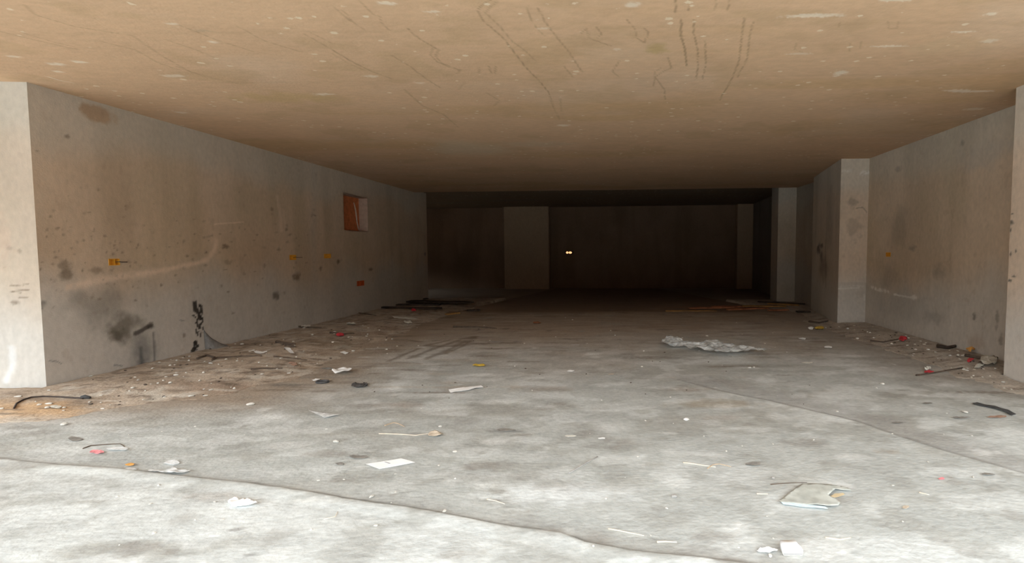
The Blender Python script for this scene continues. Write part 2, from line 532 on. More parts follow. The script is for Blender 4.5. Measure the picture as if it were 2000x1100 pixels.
# dust and mud walked in towards the back and off the side drifts
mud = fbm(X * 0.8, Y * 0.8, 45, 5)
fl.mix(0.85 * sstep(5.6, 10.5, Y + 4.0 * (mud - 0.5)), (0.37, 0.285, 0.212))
fl.mix(0.8 * sstep(11.4, 12.6, Y + 0.8 * (mud - 0.5)), (0.19, 0.135, 0.092))  # far mud darkened further to paint in the daylight falloff
dl, sl = seg_dist(X, Y, SOIL_L)
near_l = np.where((sl > 0) & (X < 0), 0, dl) + np.where(X > 0, 9, 0)
fl.mix(0.85 * (1 - sstep(0.0, 1.3, near_l + 1.2 * (mud - 0.5))) * sstep(3.7, 4.9, Y + 1.1 * (mud - 0.5)), (0.33, 0.255, 0.19))
dr, sr = seg_dist(X, Y, SOIL_R)
near_r = np.where((sr > 0) & (X > 0), 0, dr) + np.where(X < 0, 9, 0)
fl.mix(0.6 * (1 - sstep(0.0, 0.9, near_r + 1.2 * (mud - 0.5))) * sstep(4.4, 5.6, Y + 1.1 * (mud - 0.5)), (0.34, 0.30, 0.26))
# joints: packed dirt and painted contact shade along the slab edges
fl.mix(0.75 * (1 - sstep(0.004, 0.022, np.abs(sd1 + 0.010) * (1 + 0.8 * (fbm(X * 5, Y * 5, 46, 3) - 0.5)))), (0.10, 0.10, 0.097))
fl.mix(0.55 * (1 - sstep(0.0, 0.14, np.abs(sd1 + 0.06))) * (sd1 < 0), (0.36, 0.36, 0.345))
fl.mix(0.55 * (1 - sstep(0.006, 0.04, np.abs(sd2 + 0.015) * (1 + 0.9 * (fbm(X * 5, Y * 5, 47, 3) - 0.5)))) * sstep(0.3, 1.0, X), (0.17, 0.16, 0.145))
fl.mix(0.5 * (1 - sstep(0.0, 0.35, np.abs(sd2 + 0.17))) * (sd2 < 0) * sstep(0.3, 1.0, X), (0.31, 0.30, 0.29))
# tyre and drag marks
for pts, w in [([(800, 700), (850, 680), (905, 662)], 7), ([(835, 700), (880, 682), (925, 658)], 8), ([(760, 705), (830, 676), (880, 664)], 5),
               ([(870, 690), (905, 676), (930, 658)], 5), ([(770, 664), (800, 664), (822, 668)], 5)]:
    fl.pstroke(pts, w * 2.2, (0.15, 0.115, 0.08), a=0.65, soft=1.0, rough=0.9)
for (px, py, rx, ry, c, a) in [
    (1400, 790, 95, 9, (0.36, 0.32, 0.26), .8), (1735, 885, 28, 5, (0.36, 0.33, 0.29), .7), (1090, 965, 130, 22, (0.70, 0.73, 0.74), .7),
    (1345, 762, 55, 5, (0.33, 0.29, 0.25), .7), (1410, 817, 45, 5, (0.37, 0.34, 0.31), .6), (1280, 906, 30, 5, (0.40, 0.39, 0.36), .6),
    (980, 842, 30, 3, (0.22, 0.22, 0.21), .6), (1010, 843, 18, 2, (0.22, 0.22, 0.21), .6), (885, 760, 40, 6, (0.34, 0.29, 0.25), .5),
    (1060, 760, 60, 6, (0.36, 0.31, 0.27), .5), (780, 790, 50, 6, (0.38, 0.33, 0.29), .5), (1190, 950, 60, 9, (0.40, 0.40, 0.38), .4),
    (960, 930, 90, 8, (0.60, 0.62, 0.62), .4), (560, 752, 45, 4, (0.13, 0.12, 0.11), .6), (860, 592, 60, 4, (0.03, 0.022, 0.016), .95),
    (800, 602, 55, 4, (0.04, 0.028, 0.02), .9), (920, 604, 22, 2, (0.05, 0.035, 0.025), .8), (1440, 599, 110, 3, (0.33, 0.13, 0.055), .55),
    (185, 985, 30, 4, (0.30, 0.29, 0.27), .6), (460, 1041, 18, 4, (0.26, 0.25, 0.24), .7), (485, 1091, 14, 4, (0.26, 0.25, 0.24), .6),
    (640, 985, 60, 6, (0.52, 0.51, 0.48), .4), (420, 975, 60, 10, (0.46, 0.43, 0.40), .5)]:
    fl.pblob(px, py, rx, ry, c, a=a)
for pts, w, a in [([(130, 945), (160, 941), (185, 948), (215, 958)], 3, .55), ([(150, 1000), (245, 988), (330, 982)], 3, .4),
                  ([(0, 1028), (60, 1022), (125, 1020), (160, 1025)], 3, .45), ([(0, 1070), (100, 1060), (200, 1040)], 3, .3),
                  ([(420, 1062), (500, 1060), (560, 1062), (640, 1052), (720, 1045)], 3, .35), ([(1690, 1070), (1730, 1058), (1790, 1068)], 3, .4),
                  ([(1730, 965), (1760, 957), (1790, 956)], 2.5, .4), ([(1110, 945), (1140, 942), (1170, 955)], 2, .4)]:
    fl.pstroke(pts, w, (0.27, 0.27, 0.265), a=a, soft=0.8, breaks=0.35)
rng = np.random.default_rng(5)
for i in range(330):                                    # trodden dirt streaks around the drifts and in the middle distance
    y = 5.0 + 7 * rng.random(); x = rng.uniform(-5.4, 4.6) if i % 2 else rng.uniform(-5.4, -1.5)
    c = (0.17, 0.13, 0.095) if rng.random() < 0.65 else (0.45, 0.40, 0.34)
    fl.blob(x, y, rng.uniform(0.06, 0.42), rng.uniform(0.02, 0.05) * (0.5 + y / 8), c, a=rng.uniform(.25, .65), seed=i)
for i in range(420):                                    # scuffs and small stains over the whole floor
    x = rng.uniform(-5.6, 4.8); y = 2.1 + 11 * rng.random() ** 1.6
    r = rng.uniform(0.015, 0.10)
    dark = rng.random() < 0.62
    c = (0.26, 0.24, 0.215) if dark else (0.68, 0.69, 0.68)
    if y > 8: c = tuple(k * 0.45 for k in c)
    fl.blob(x, y, r * rng.uniform(0.8, 2.4), r, c, a=rng.uniform(.25, .6), seed=i)
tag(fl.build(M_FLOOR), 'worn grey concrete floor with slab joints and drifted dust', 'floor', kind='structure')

# dirt drifted against the walls, one sheet per side
for nm, x0, x1, y0, y1, lab in (('soil_drift', -6.9, -2.6, 3.55, 15.4, 'brown soil and dust drifted along the foot of the left wall'),
                                ('soil_drift', 2.0, 5.2, 4.9, 15.0, 'grey brown soil and dust drifted along the foot of the right wall')):
    so = Surface(nm, (0, 0, 0), (1, 0, 0), (0, 1, 0), np.arange(x0, x1, 0.022), geo_steps(y0, y1, 0.0019, lo=0.012), (0.47, 0.39, 0.315))
    hh = soil_h(so.U, so.V)
    so.h = base_z(so.U, so.V) + np.maximum(hh, -0.01)
    so.mix(0.7 * sstep(0.45, 0.65, fbm(so.U * 2, so.V * 3, 51, 5)), (0.34, 0.265, 0.20))
    so.mix(0.6 * sstep(0.55, 0.7, fbm(so.U * 5, so.V * 6, 52, 4)), (0.56, 0.52, 0.46))
    so.mix(0.55 * sstep(0.62, 0.72, fbm(so.U * 11, so.V * 12, 53, 3)), (0.12, 0.09, 0.07))
    if x0 < 0:
        so.pblob(60, 805, 150, 16, (0.55, 0.36, 0.20), a=.8)
        so.pblob(430, 760, 120, 10, (0.25, 0.17, 0.12), a=.6)
        so.pblob(640, 676, 60, 8, (0.20, 0.15, 0.10), a=.6)
    else:
        so.mix(0.5 + 0 * hh, (0.44, 0.41, 0.37))
    rs = np.random.default_rng(31 if x0 < 0 else 32)
    for i in range(420):                                # straw, dust ripples and trodden crumbs
        bx = rs.uniform(x0 + .1, x1 - .1); by = y0 + (11.5 - y0) * rs.random() ** 1.2
        dark = rs.random() < 0.6
        c = (0.17, 0.125, 0.09) if dark else (0.62, 0.56, 0.49)
        so.blob(bx, by, rs.uniform(0.03, 0.22), rs.uniform(0.012, 0.035) * (0.6 + by / 9), c, a=rs.uniform(.35, .85), seed=i)
    lim = WL_A[0] + (so.V - WL_A[1]) * (WL_B[0] - WL_A[0]) / (WL_B[1] - WL_A[1])
    if x0 < 0:
        hh = np.where((so.V > 5.06) & (so.U < lim + 0.004), -1, hh)
    else:
        pier = 4.345 + (so.V - 9.92) * (0.455 / 2.53)
        hh = np.where((so.U > 4.88) & (so.V < 9.92) | (so.U > 5.115) | (so.V < 5.70) & (so.U > 4.365) | (so.V > 9.915) & (so.V < 12.47) & (so.U > pier - 0.004)
                      | (so.V > 14.49) & (so.U > 4.605), -1, hh)
    k = (hh[:-1, :-1] > -.5) & (hh[1:, :-1] > -.5) & (hh[:-1, 1:] > -.5) & (hh[1:, 1:] > -.5) & ((hh[:-1, :-1] > 0) | (hh[1:, :-1] > 0) | (hh[:-1, 1:] > 0) | (hh[1:, 1:] > 0))
    tag(so.build(M_SOIL, keep=k), lab, 'soil', kind='stuff')

# ------------------------------------------------------------------ ceiling
ys_c = np.concatenate([np.arange(FRONT, 2.6, 0.1), geo_steps(2.6, REAR, 0.0022, lo=0.012)])
xs_c = np.concatenate([np.arange(-9.4, -6.6, 0.2), np.arange(-6.6, 5.4, 0.0155), np.arange(5.4, 8.4, 0.2)])
sl = (CEIL_R - CEIL_L) / 10.4
ce1 = np.array([1, 0, sl]); 
ce = Surface('ceiling', (0, 0, ceil_z(0)), (1, 0, sl), (0, 1, 0), xs_c, ys_c, (0.64, 0.42, 0.262))
ce.n = np.array([sl, 0, -1.0])
X, Y = ce.U, ce.V
ce.h = 0.006 * (fbm(X * 0.6, Y * 0.9, 61, 3) - 0.5)
band = fbm(X * 0.25, Y * 1.1, 62, 5)
ce.mix(0.55 * sstep(0.50, 0.70, band), (0.57, 0.365, 0.19))
ce.mix(0.45 * sstep(0.52, 0.72, fbm(X * 0.6 + 7, Y * 1.3, 63, 5)), (0.66, 0.475, 0.335))
ce.mix(0.5 * sstep(0.60, 0.72, fbm(X * 1.6 + 3, Y * 2.2, 64, 4)), (0.54, 0.36, 0.21))
for yj in (4.05, 5.2, 9.6):                             # faint board joints across the slab
    ce.mix(0.10 * (1 - sstep(0.01, 0.04, np.abs(Y - yj - 0.06 * (fbm(X * 0.5, X * 0, 65, 3) - 0.5)))), (0.36, 0.24, 0.14))
ce.pblob(910, 290, 75, 16, (0.62, 0.485, 0.34), a=.7)
ce.pblob(1040, 282, 70, 6, (0.60, 0.46, 0.32), a=.6)
ce.pblob(1285, 95, 26, 9, (0.46, 0.33, 0.15), a=.7)
ce.pblob(560, 190, 130, 10, (0.54, 0.37, 0.17), a=.5)
ce.pblob(395, 60, 16, 3, (0.44, 0.33, 0.22), a=.6)
ce.pblob(1870, 90, 90, 18, (0.63, 0.45, 0.28), a=.4)
DK = (0.33, 0.22, 0.125)
c2 = lambda L: [(650 + x * .35, y * .35) for x, y in L]
c3 = lambda L: [(1300 + x * .35, y * .35) for x, y in L]
c1 = lambda L: [(x * .35, y * .35) for x, y in L]
for L, a in [
    (c2([(900, -40), (880, 0), (830, 30), (805, 60), (830, 105), (890, 160), (950, 210), (1010, 290), (1080, 380), (1160, 460), (1200, 510), (1230, 590), (1265, 670)]), .8),
    (c2([(915, 10), (850, 70), (930, 145), (1000, 230), (1080, 290), (1130, 340)]), .5),
    (c2([(420, 160), (480, 215), (560, 260), (590, 280), (575, 310), (600, 350), (680, 380), (710, 395), (690, 410)]), .7),
    (c2([(560, 265), (545, 310), (580, 345), (660, 380), (720, 390)]), .6),
    (c2([(1085, 30), (1100, 90), (1130, 150), (1180, 200)]), .55), (c2([(1145, 45), (1190, 130), (1250, 210), (1310, 280), (1350, 340), (1390, 400)]), .6),
    (c2([(1290, 370), (1340, 430)]), .5), (c2([(150, 0), (220, 80), (260, 90), (280, 140), (320, 170)]), .5), (c2([(60, 60), (110, 120), (180, 170)]), .45),
    (c2([(0, 280), (100, 340), (220, 400), (330, 440)]), .6), (c2([(0, 300), (90, 355), (180, 395)]), .4), (c2([(330, 310), (430, 370), (520, 440), (600, 490)]), .55),
    (c2([(400, 500), (500, 590), (620, 640), (700, 710)]), .5), (c2([(1380, 190), (1420, 160), (1430, 215), (1560, 260)]), .6), (c2([(1470, 150), (1500, 190), (1480, 215)]), .6),
    (c2([(1640, 110), (1690, 170), (1690, 210), (1740, 240), (1760, 180), (1740, 160)]), .6), (c2([(1945, 115), (1945, 200), (1965, 280), (1975, 370)]), .8),
    (c2([(1915, -20), (1915, 70)]), .7), (c2([(1600, 340), (1560, 400), (1600, 430)]), .5), (c2([(1870, 320), (1890, 380), (1840, 400), (1800, 430), (1850, 500), (1855, 560)]), .6),
    (c2([(1830, 380), (1800, 400), (1790, 480)]), .5), (c2([(870, 370), (885, 410)]), .6), (c2([(820, 375), (815, 410)]), .5), (c2([(910, 370), (905, 410)]), .6),
    (c2([(740, 460), (700, 500)]), .4), (c2([(860, 520), (930, 560), (900, 590)]), .4), (c2([(1270, 550), (1275, 620)]), .4),
    (c3([(90, 110), (80, 190), (105, 260), (120, 370)]), .8), (c3([(160, 110), (155, 180), (180, 280), (180, 380), (170, 440)]), .8), (c3([(220, 230), (225, 360), (205, 440)]), .7),
    (c3([(440, 100), (425, 200), (410, 340), (370, 440), (300, 560)]), .75), (c3([(490, 120), (470, 190), (455, 330), (400, 430)]), .65),
    (c3([(60, -10), (50, 70)]), .7), (c3([(135, -10), (125, 60)]), .7), (c3([(360, -10), (345, 60)]), .7), (c3([(285, -10), (275, 60)]), .5),
    (c3([(730, 240), (720, 280), (765, 290)]), .4), (c3([(1030, 240), (1025, 290)]), .4), (c3([(1090, 230), (1085, 270)]), .4),
    (c3([(975, 120), (965, 155)]), .4), (c3([(1240, 120), (1245, 160), (1290, 160), (1300, 120)]), .35),
    (c1([(140, 30), (200, 85), (420, 150), (740, 200), (800, 240), (900, 310), (1060, 400), (1180, 430)]), .55), (c1([(560, 230), (760, 280), (880, 350), (1000, 390)]), .5),
    (c1([(0, 175), (160, 215), (400, 270), (440, 275)]), .5), (c1([(120, 180), (300, 235), (430, 265)]), .4), (c1([(1000, 140), (1200, 220), (1420, 290)]), .5),
    (c1([(1330, 150), (1480, 230), (1680, 290)]), .5), (c1([(1700, 190), (1840, 270), (1990, 360)]), .5), (c1([(1740, 185), (1850, 240)]), .4),
    (c1([(920, 220), (1100, 280), (1240, 340)]), .45), (c1([(980, 370), (1150, 430), (1350, 470)]), .4), (c1([(1850, 30), (1920, 90), (1960, 120)]), .45)]:
    ce.pstroke(L, 3.4, DK, a=a, soft=0.9, breaks=0.28)
for (px, py, rx, ry, a) in [(1640, 143, 14, 6, .9), (1585, 31, 55, 4, .8), (1750, 0, 30, 3, .8), (1738, 90, 34, 2, .9), (1880, 62, 24, 2, .9), (635, 184, 24, 2, .9), (340, 148, 22, 3, .8),
                            (1100, 245, 13, 2, .9), (1235, 10, 16, 6, .8), (755, 6, 18, 4, .8), (845, 23, 18, 2, .8), (1935, 27, 12, 3, .8), (1930, 80, 18, 4, .7), (1560, 105, 28, 2, .5),
                            (112, 125, 16, 3, .9), (155, 121, 14, 3, .9), (115, 140, 10, 2, .9), (25, 110, 16, 2, .8), (415, 82, 9, 3, .8), (355, 220, 12, 2, .8), (335, 47, 12, 2, .7),
                            (1870, 177, 30, 2, .8), (1900, 179, 40, 2, .8), (1900, 213, 20, 3, .7), (725, 149, 14, 2, .7), (820, 162, 10, 2, .6), (1205, 97, 10, 2, .6), (1060, 56, 14, 2, .6)]:
    ce.pblob(px, py, rx, ry, (0.80, 0.67, 0.52), a=a, soft=.4)
ce.pstroke([(94, 150), (115, 157), (138, 161)], 4, (0.8, 0.68, 0.52), a=.8)
ce.pstroke([(40, 167), (80, 171)], 4, (0.72, 0.62, 0.48), a=.7)
ce.pstroke([(150, 198), (190, 210), (225, 219), (245, 226)], 5, (0.66, 0.57, 0.45), a=.6)
x0, x1 = float(ce.us[0]), float(ce.us[-1])
TH = 0.34
ev = [(x0, FRONT, ceil_z(x0)), (x1, FRONT, ceil_z(x1)), (x1, REAR, ceil_z(x1)), (x0, REAR, ceil_z(x0))]
ev += [(a, b, c + TH) for a, b, c in ev]
ef = [(0, 1, 5, 4), (1, 2, 6, 5), (2, 3, 7, 6), (3, 0, 4, 7), (4, 5, 6, 7)]
tag(ce.build(M_CEIL, extra=(ev, ef)), 'raw tan concrete slab ceiling with drip lines and pale flecks', 'ceiling', kind='structure')

RZ = 0.07
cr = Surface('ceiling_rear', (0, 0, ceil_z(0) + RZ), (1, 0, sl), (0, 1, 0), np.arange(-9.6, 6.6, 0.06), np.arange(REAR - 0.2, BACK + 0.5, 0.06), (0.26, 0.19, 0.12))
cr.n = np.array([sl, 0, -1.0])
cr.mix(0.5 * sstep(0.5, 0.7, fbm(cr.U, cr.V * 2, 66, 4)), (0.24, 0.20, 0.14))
x0, x1 = float(cr.us[0]), float(cr.us[-1]); y0, y1 = float(cr.vs[0]), float(cr.vs[-1])
ev = [(x0, y0, ceil_z(x0) + RZ), (x1, y0, ceil_z(x1) + RZ), (x1, y1, ceil_z(x1) + RZ), (x0, y1, ceil_z(x0) + RZ)]
ev += [(a, b, c + 0.3) for a, b, c in ev]
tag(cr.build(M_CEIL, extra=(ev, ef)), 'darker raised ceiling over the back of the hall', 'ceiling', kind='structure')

# ------------------------------------------------------------------ walls
WALL = (0.64, 0.49, 0.36)
HZ = 3.6


def mottled(S, seed, amt=0.5):
    U, V = S.U, S.V
    b = S.col.reshape(-1, 3).mean(0)
    S.mix(amt * 0.7 * sstep(0.45, 0.75, fbm(U * 0.8, V * 0.7, seed, 5)), b * (0.80, 0.76, 0.72))
    S.mix(amt * 0.7 * sstep(0.48, 0.75, fbm(U * 1.0 + 9, V * 0.8, seed + 1, 5)), b * (1.06, 1.10, 1.14))
    S.mix(amt * 0.9 * sstep(0.46, 0.70, fbm(U * 2.6, V * 0.26, seed + 2, 5)), b * (0.78, 0.77, 0.74))
    S.mix(amt * 0.7 * sstep(0.50, 0.72, fbm(U * 1.7 + 4, V * 0.9, seed + 12, 5)), b * (0.82, 0.83, 0.78))
    # cool floor light painted in: a greyer band of uneven height along the foot
    foot_tint = 0.95 + 0.9 * (fbm(U * 0.9, V * 0.2, seed + 6, 4) - 0.5)
    lum = float(np.dot(b, (0.3, 0.59, 0.11)))
    if lum > 0.3: S.mix(0.6 * (1 - sstep(foot_tint - 0.35, foot_tint + 0.35, V)), np.array((1.06, 1.07, 1.05)) * lum)
    if lum > 0.3: S.mix(0.38 * sstep(2.45, 2.85, V + 0.8 * (fbm(U * 0.8, V * 0.6, seed + 7, 4) - 0.5)), np.array((1.01, 1.0, 0.90)) * lum)
    S.mix(amt * 0.22 * sstep(0.74, 0.80, fbm(U * 10, V * 8, seed + 3, 3)), b * (0.55, 0.5, 0.46))


# left wall
e, L = unit(WL_A, WL_B)
us = np.unique(np.concatenate([geo_steps(5.1, 5.1 + L, 0.00125, lo=0.012) - 5.1, [0, L]]))
us = us[(us >= 0) & (us <= L)]
proto = Surface('p', (*WL_A, 0), e, UP, np.array([0, L]), np.array([0, HZ]), WALL)


def rect_px(S, x0, x1, y0, y1):
    um, vm = S.uv(0.5 * (x0 + x1), 0.5 * (y0 + y1))
    ua, _ = S.uv(x0, 0.5 * (y0 + y1)); ub, _ = S.uv(x1, 0.5 * (y0 + y1))
    _, va = S.uv(0.5 * (x0 + x1), y1); _, vb = S.uv(0.5 * (x0 + x1), y0)
    return ua, ub, va, vb


NICHE = rect_px(proto, 671.5, 718, 383, 451)
BOXES_L = [rect_px(proto, 212, 233.5, 505.5, 518.5), rect_px(proto, 565.5, 578, 498, 508), rect_px(proto, 633, 646, 496, 504.5), rect_px(proto, 697, 711, 548.5, 558.5)]
wl_ = Surface('wall_left', (*WL_A, 0), e, UP, us, np.arange(-0.1, HZ, 0.013), WALL, holes=[NICHE] + BOXES_L)
mottled(wl_, 70, 0.75)
BR = (0.20, 0.15, 0.105); BK = (0.03, 0.024, 0.02); GD = (0.19, 0.175, 0.15); PALE = (0.82, 0.64, 0.50)
wl_.pblob(186, 222, 38, 17, (0.44, 0.30, 0.19), a=.9, soft=.35, rough=.6)
wl_.pblob(131, 267, 5, 5, BR, a=.7); wl_.pblob(73, 295, 5, 3, BR, a=.5)
# the long pale scrape
wl_.pstroke([(130, 562), (170, 553), (215, 544), (260, 536), (310, 530), (350, 521), (385, 514), (405, 508), (417, 492), (422, 470)], 11, PALE, a=.62, soft=.9, breaks=.22)
wl_.pstroke([(160, 555), (230, 543), (300, 533)], 22, PALE, a=.30, soft=1)
wl_.pstroke([(541, 385), (546, 410), (550, 450)], 9, PALE, a=.45, soft=.9); wl_.pstroke([(553, 410), (558, 445)], 7, PALE, a=.25, soft=.9)
wl_.pstroke([(420, 438), (445, 436), (475, 434)], 2.5, PALE, a=.7)
wl_.pstroke([(614, 330), (612, 460), (615, 560)], 24, (0.46, 0.43, 0.40), a=.22, soft=1)
# soot, oil and damp
wl_.pblob(200, 590, 62, 42, GD, a=.55, soft=1, rough=1); wl_.pblob(235, 640, 40, 26, (0.16, 0.14, 0.11), a=.8, soft=.8, rough=1.1)
wl_.pblob(228, 655, 17, 13, (0.13, 0.11, 0.085), a=.85, rough=.9); wl_.pblob(128, 535, 16, 14, BR, a=.75); wl_.pblob(125, 520, 12, 16, BR, a=.6)
wl_.pblob(190, 528, 14, 8, BR, a=.55); wl_.pblob(78, 595, 14, 9, GD, a=.8); wl_.pblob(74, 605, 9, 8, (.13, .11, .1), a=.7)
wl_.pblob(275, 690, 28, 36, (0.20, 0.195, 0.185), a=.75, soft=.9); wl_.pblob(278, 710, 10, 14, (0.12, 0.12, 0.12), a=.7)
wl_.pstroke([(264, 652), (280, 644), (296, 635)], 9, (0.09, 0.075, 0.065), a=.9); wl_.pblob(292, 637, 8, 6, (0.06, 0.05, 0.045), a=.9)
wl_.pstroke([(300, 650), (302, 690), (301, 712)], 5, (0.13, 0.125, 0.12), a=.7, soft=.9); wl_.pstroke([(275, 680), (277, 715)], 8, (0.11, 0.11, 0.11), a=.7, soft=.9)
wl_.pblob(540, 577, 8, 9, (0.14, 0.12, 0.10), a=.8); wl_.pblob(581, 540, 5, 9, BR, a=.85); wl_.pblob(574, 542, 4, 6, BR, a=.7); wl_.pblob(661, 512, 3, 6, BR, a=.9)
wl_.pblob(626, 524, 2.5, 6, BR, a=.7); wl_.pblob(724, 526, 4, 3, BR, a=.8); wl_.pblob(440, 482, 8, 5, BR, a=.8); wl_.pblob(516, 519, 3, 4, BR, a=.6)
wl_.pblob(403, 493, 3, 3, BR, a=.8); wl_.pblob(315, 557, 3, 3, BR, a=.8); wl_.pblob(343, 538, 3, 2, BR, a=.8); wl_.pblob(445, 512, 10, 5, BR, a=.4)
wl_.pblob(830, 497, 2, 4, (0.2, .17, .15), a=.8)
for pts, w in [([(97, 705), (110, 706), (120, 710)], 3), ([(224, 713), (240, 715)], 3), ([(352, 626), (362, 627)], 2)]:
    wl_.pstroke(pts, w, (0.22, 0.21, 0.20), a=.8)
# tar: drips and daubs by the cement heap
for pts, w in [([(380, 594), (382, 604), (388, 613), (390, 622)], 9), ([(391, 598), (394, 610)], 6), ([(377, 616), (383, 620)], 3), ([(384, 624), (385, 632)], 5), ([(391, 618), (396, 628)], 4),
               ([(386, 634), (388, 642)], 4), ([(392, 632), (391, 640)], 4), ([(396, 622), (394, 634)], 3), ([(383, 644), (386, 656)], 3.5), ([(390, 648), (392, 658)], 3.5), ([(396, 640), (396, 644)], 4),
               ([(381, 668), (379, 680), (376, 692)], 7), ([(380, 668), (387, 676), (381, 680)], 6), ([(378, 688), (382, 692)], 5)]:
    wl_.pstroke(pts, w, BK, a=.95, soft=.35, rough=.8)
wl_.pblob(360, 655, 4, 4, BR, a=.7)
rng = np.random.default_rng(8)
for i in range(190):
    px = 60 + 560 * rng.random() ** 1.5; py = 470 + 90 * rng.standard_normal() * .6 + 60 * rng.random()
    wl_.pblob(px, py, rng.uniform(1.2, 4), rng.uniform(1.2, 4), BR, a=rng.uniform(.2, .7), seed=i)
WN = np.array([wl_.n[0], wl_.n[1], 0]); WN = WN if WN[0] > 0 else -WN       # into the room


def wl_pt(u, v, w):
    return wl_.o + wl_.e1 * u + wl_.e2 * v + WN * w


# end of the left wall, facing the street
EA, EB = (WL_A[0] - 1.6, WL_A[1] - 0.18), WL_A
e, Le = unit(EA, EB)
we = Surface('wall_left_end', (*EA, 0), e, UP, np.arange(0, Le + 0.001, Le / 110), np.arange(-0.1, HZ, 0.015), (0.62, 0.525, 0.435))
mottled(we, 90, 0.35)
for pts, w, a in [([(20, 557), (55, 556)], 3, .8), ([(22, 569), (55, 567)], 3, .8), ([(22, 570), (40, 572)], 2, .6), ([(36, 582), (55, 582)], 2.5, .6), ([(-5, 520), (10, 522)], 2, .4)]:
    we.pstroke(pts, w, BR, a=a)
we.pblob(30, 591, 9, 5, BR, a=.7); we.pblob(18, 485, 8, 4, (0.33, .27, .22), a=.6); we.pblob(38, 490, 5, 5, BR, a=.5)
we.pstroke([(22, 680), (25, 710), (12, 745)], 12, (0.76, 0.78, 0.80), a=.6, soft=.9); we.pblob(8, 470, 18, 50, (0.58, 0.42, 0.33), a=.4)
BKL = lambda P, z: (P[0], P[1], z)


def closed(cs_, skip):
    n = len(cs_)
    ev = [BKL(P, -0.1) for P in cs_] + [BKL(P, HZ) for P in cs_]
    return ev, [(k, (k + 1) % n, n + (k + 1) % n, n + k) for k in range(n) if k not in skip]


tag(wl_.build(M_WALL, extra=closed([WL_A, WL_B, (WL_B[0] - 0.30, WL_B[1]), (WL_A[0] - 0.30, WL_A[1] + 0.3)], (0, 3))),
    'grey brown plastered left wall with tar drips and a small niche', 'wall', kind='structure')
tag(we.build(M_WALL, extra=closed([EA, EB, (EB[0] - 0.02, 5.42), (EA[0], 5.42)], (0,))), 'pale plastered end of the left wall facing the daylight', 'wall', kind='structure')


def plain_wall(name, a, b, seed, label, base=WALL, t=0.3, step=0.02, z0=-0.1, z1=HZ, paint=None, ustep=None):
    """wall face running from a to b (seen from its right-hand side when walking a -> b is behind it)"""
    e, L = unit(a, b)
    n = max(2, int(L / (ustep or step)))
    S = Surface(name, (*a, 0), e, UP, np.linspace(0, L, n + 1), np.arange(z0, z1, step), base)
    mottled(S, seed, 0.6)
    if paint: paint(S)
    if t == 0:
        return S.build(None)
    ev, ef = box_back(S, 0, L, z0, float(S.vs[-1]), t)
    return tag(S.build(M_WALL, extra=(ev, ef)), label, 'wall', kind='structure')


# right side (walking from the back to the front keeps the room in front of the face)
BOX_R = None


def wr_front():
    global BOX_R
    a, b = (4.885, 9.95), (4.885, 5.55)
    e, L = unit(a, b)
    pr = Surface('p', (*a, 0), e, UP, np.array([0, L]), np.array([0, HZ]), WALL)
    r = rect_px(pr, 1730.5, 1739.5, 493, 501.5)
    BOX_R = (min(r[0], r[1]), max(r[0], r[1]), r[2], r[3])
    S = Surface('wall_right', (*a, 0), e, UP, np.linspace(0, L, 300), np.arange(-.1, HZ, 0.013), (0.68, 0.54, 0.41), holes=[BOX_R])
    mottled(S, 101, 0.8)
    PL = (0.92, 0.88, 0.82)
    S.pstroke([(1702, 561), (1715, 566), (1735, 570)], 6, PL, a=.75, breaks=.3); S.pstroke([(1746, 575), (1765, 579), (1784, 582)], 4, PL, a=.9)
    S.pblob(1785, 581, 7, 5, PL, a=.9); S.pblob(1725, 567, 12, 4, PL, a=.6, speck=.45)
    for x, y, rx, ry, a in [(1903, 618, 4, 9, .8), (1948, 620, 4, 12, .55), (1946, 640, 3, 8, .5), (1783, 485, 8, 6, .5), (1833, 530, 14, 14, .4), (1826, 620, 20, 14, .35),
                            (1880, 280, 5, 6, .5), (1755, 330, 7, 6, .4), (1760, 440, 20, 40, .35), (1740, 540, 18, 30, .35), (1955, 665, 5, 14, .6), (1915, 660, 18, 22, .0)]:
        S.pblob(x, y, rx, ry, (0.22, 0.195, 0.165), a=a)
    S.pblob(1930, 300, 60, 30, (0.50, 0.47, 0.43), a=.4); S.pblob(1905, 668, 16, 16, (0.45, 0.36, 0.29), a=.5)
    S.pblob(1770, 600, 60, 30, (0.40, 0.40, 0.38), a=.35)
    ev, ef = box_back(S, 0, L, -.1, float(S.vs[-1]), 0.3)
    tag(S.build(M_WALL, extra=(ev, ef)), 'grey brown right wall between the near pillar and the wide pier', 'wall', kind='structure')
    return S


WR = wr_front()


def paint_pillar(S):
    for x, y, rx, ry in [(1975, 435, 5, 5), (1973, 450, 3, 5), (1977, 418, 3, 2), (1980, 540, 5, 2), (1972, 548, 4, 3), (1974, 497, 2, 5), (1984, 490, 2, 4)]:
        S.pblob(x, y, rx, ry, (0.14, 0.12, 0.10), a=.9)


PIER = (0.76, 0.61, 0.485)
tag(merge('wall_right_pillar', [plain_wall('p', (4.37, 5.68), (4.385, 3.7), 111, '', PIER, 0, 0.013, paint=paint_pillar),
                                plain_wall('p', (5.2, 5.70), (4.37, 5.68), 112, '', PIER, 0, 0.05), plain_wall('p', (4.385, 3.7), (5.2, 3.7), 113, '', PIER, 0, 0.05),
                                plain_wall('p', (5.2, 3.7), (5.2, 5.70), 114, '', PIER, 0, 0.05)], M_WALL), 'pale pillar at the right edge with black marks', 'wall', kind='structure')


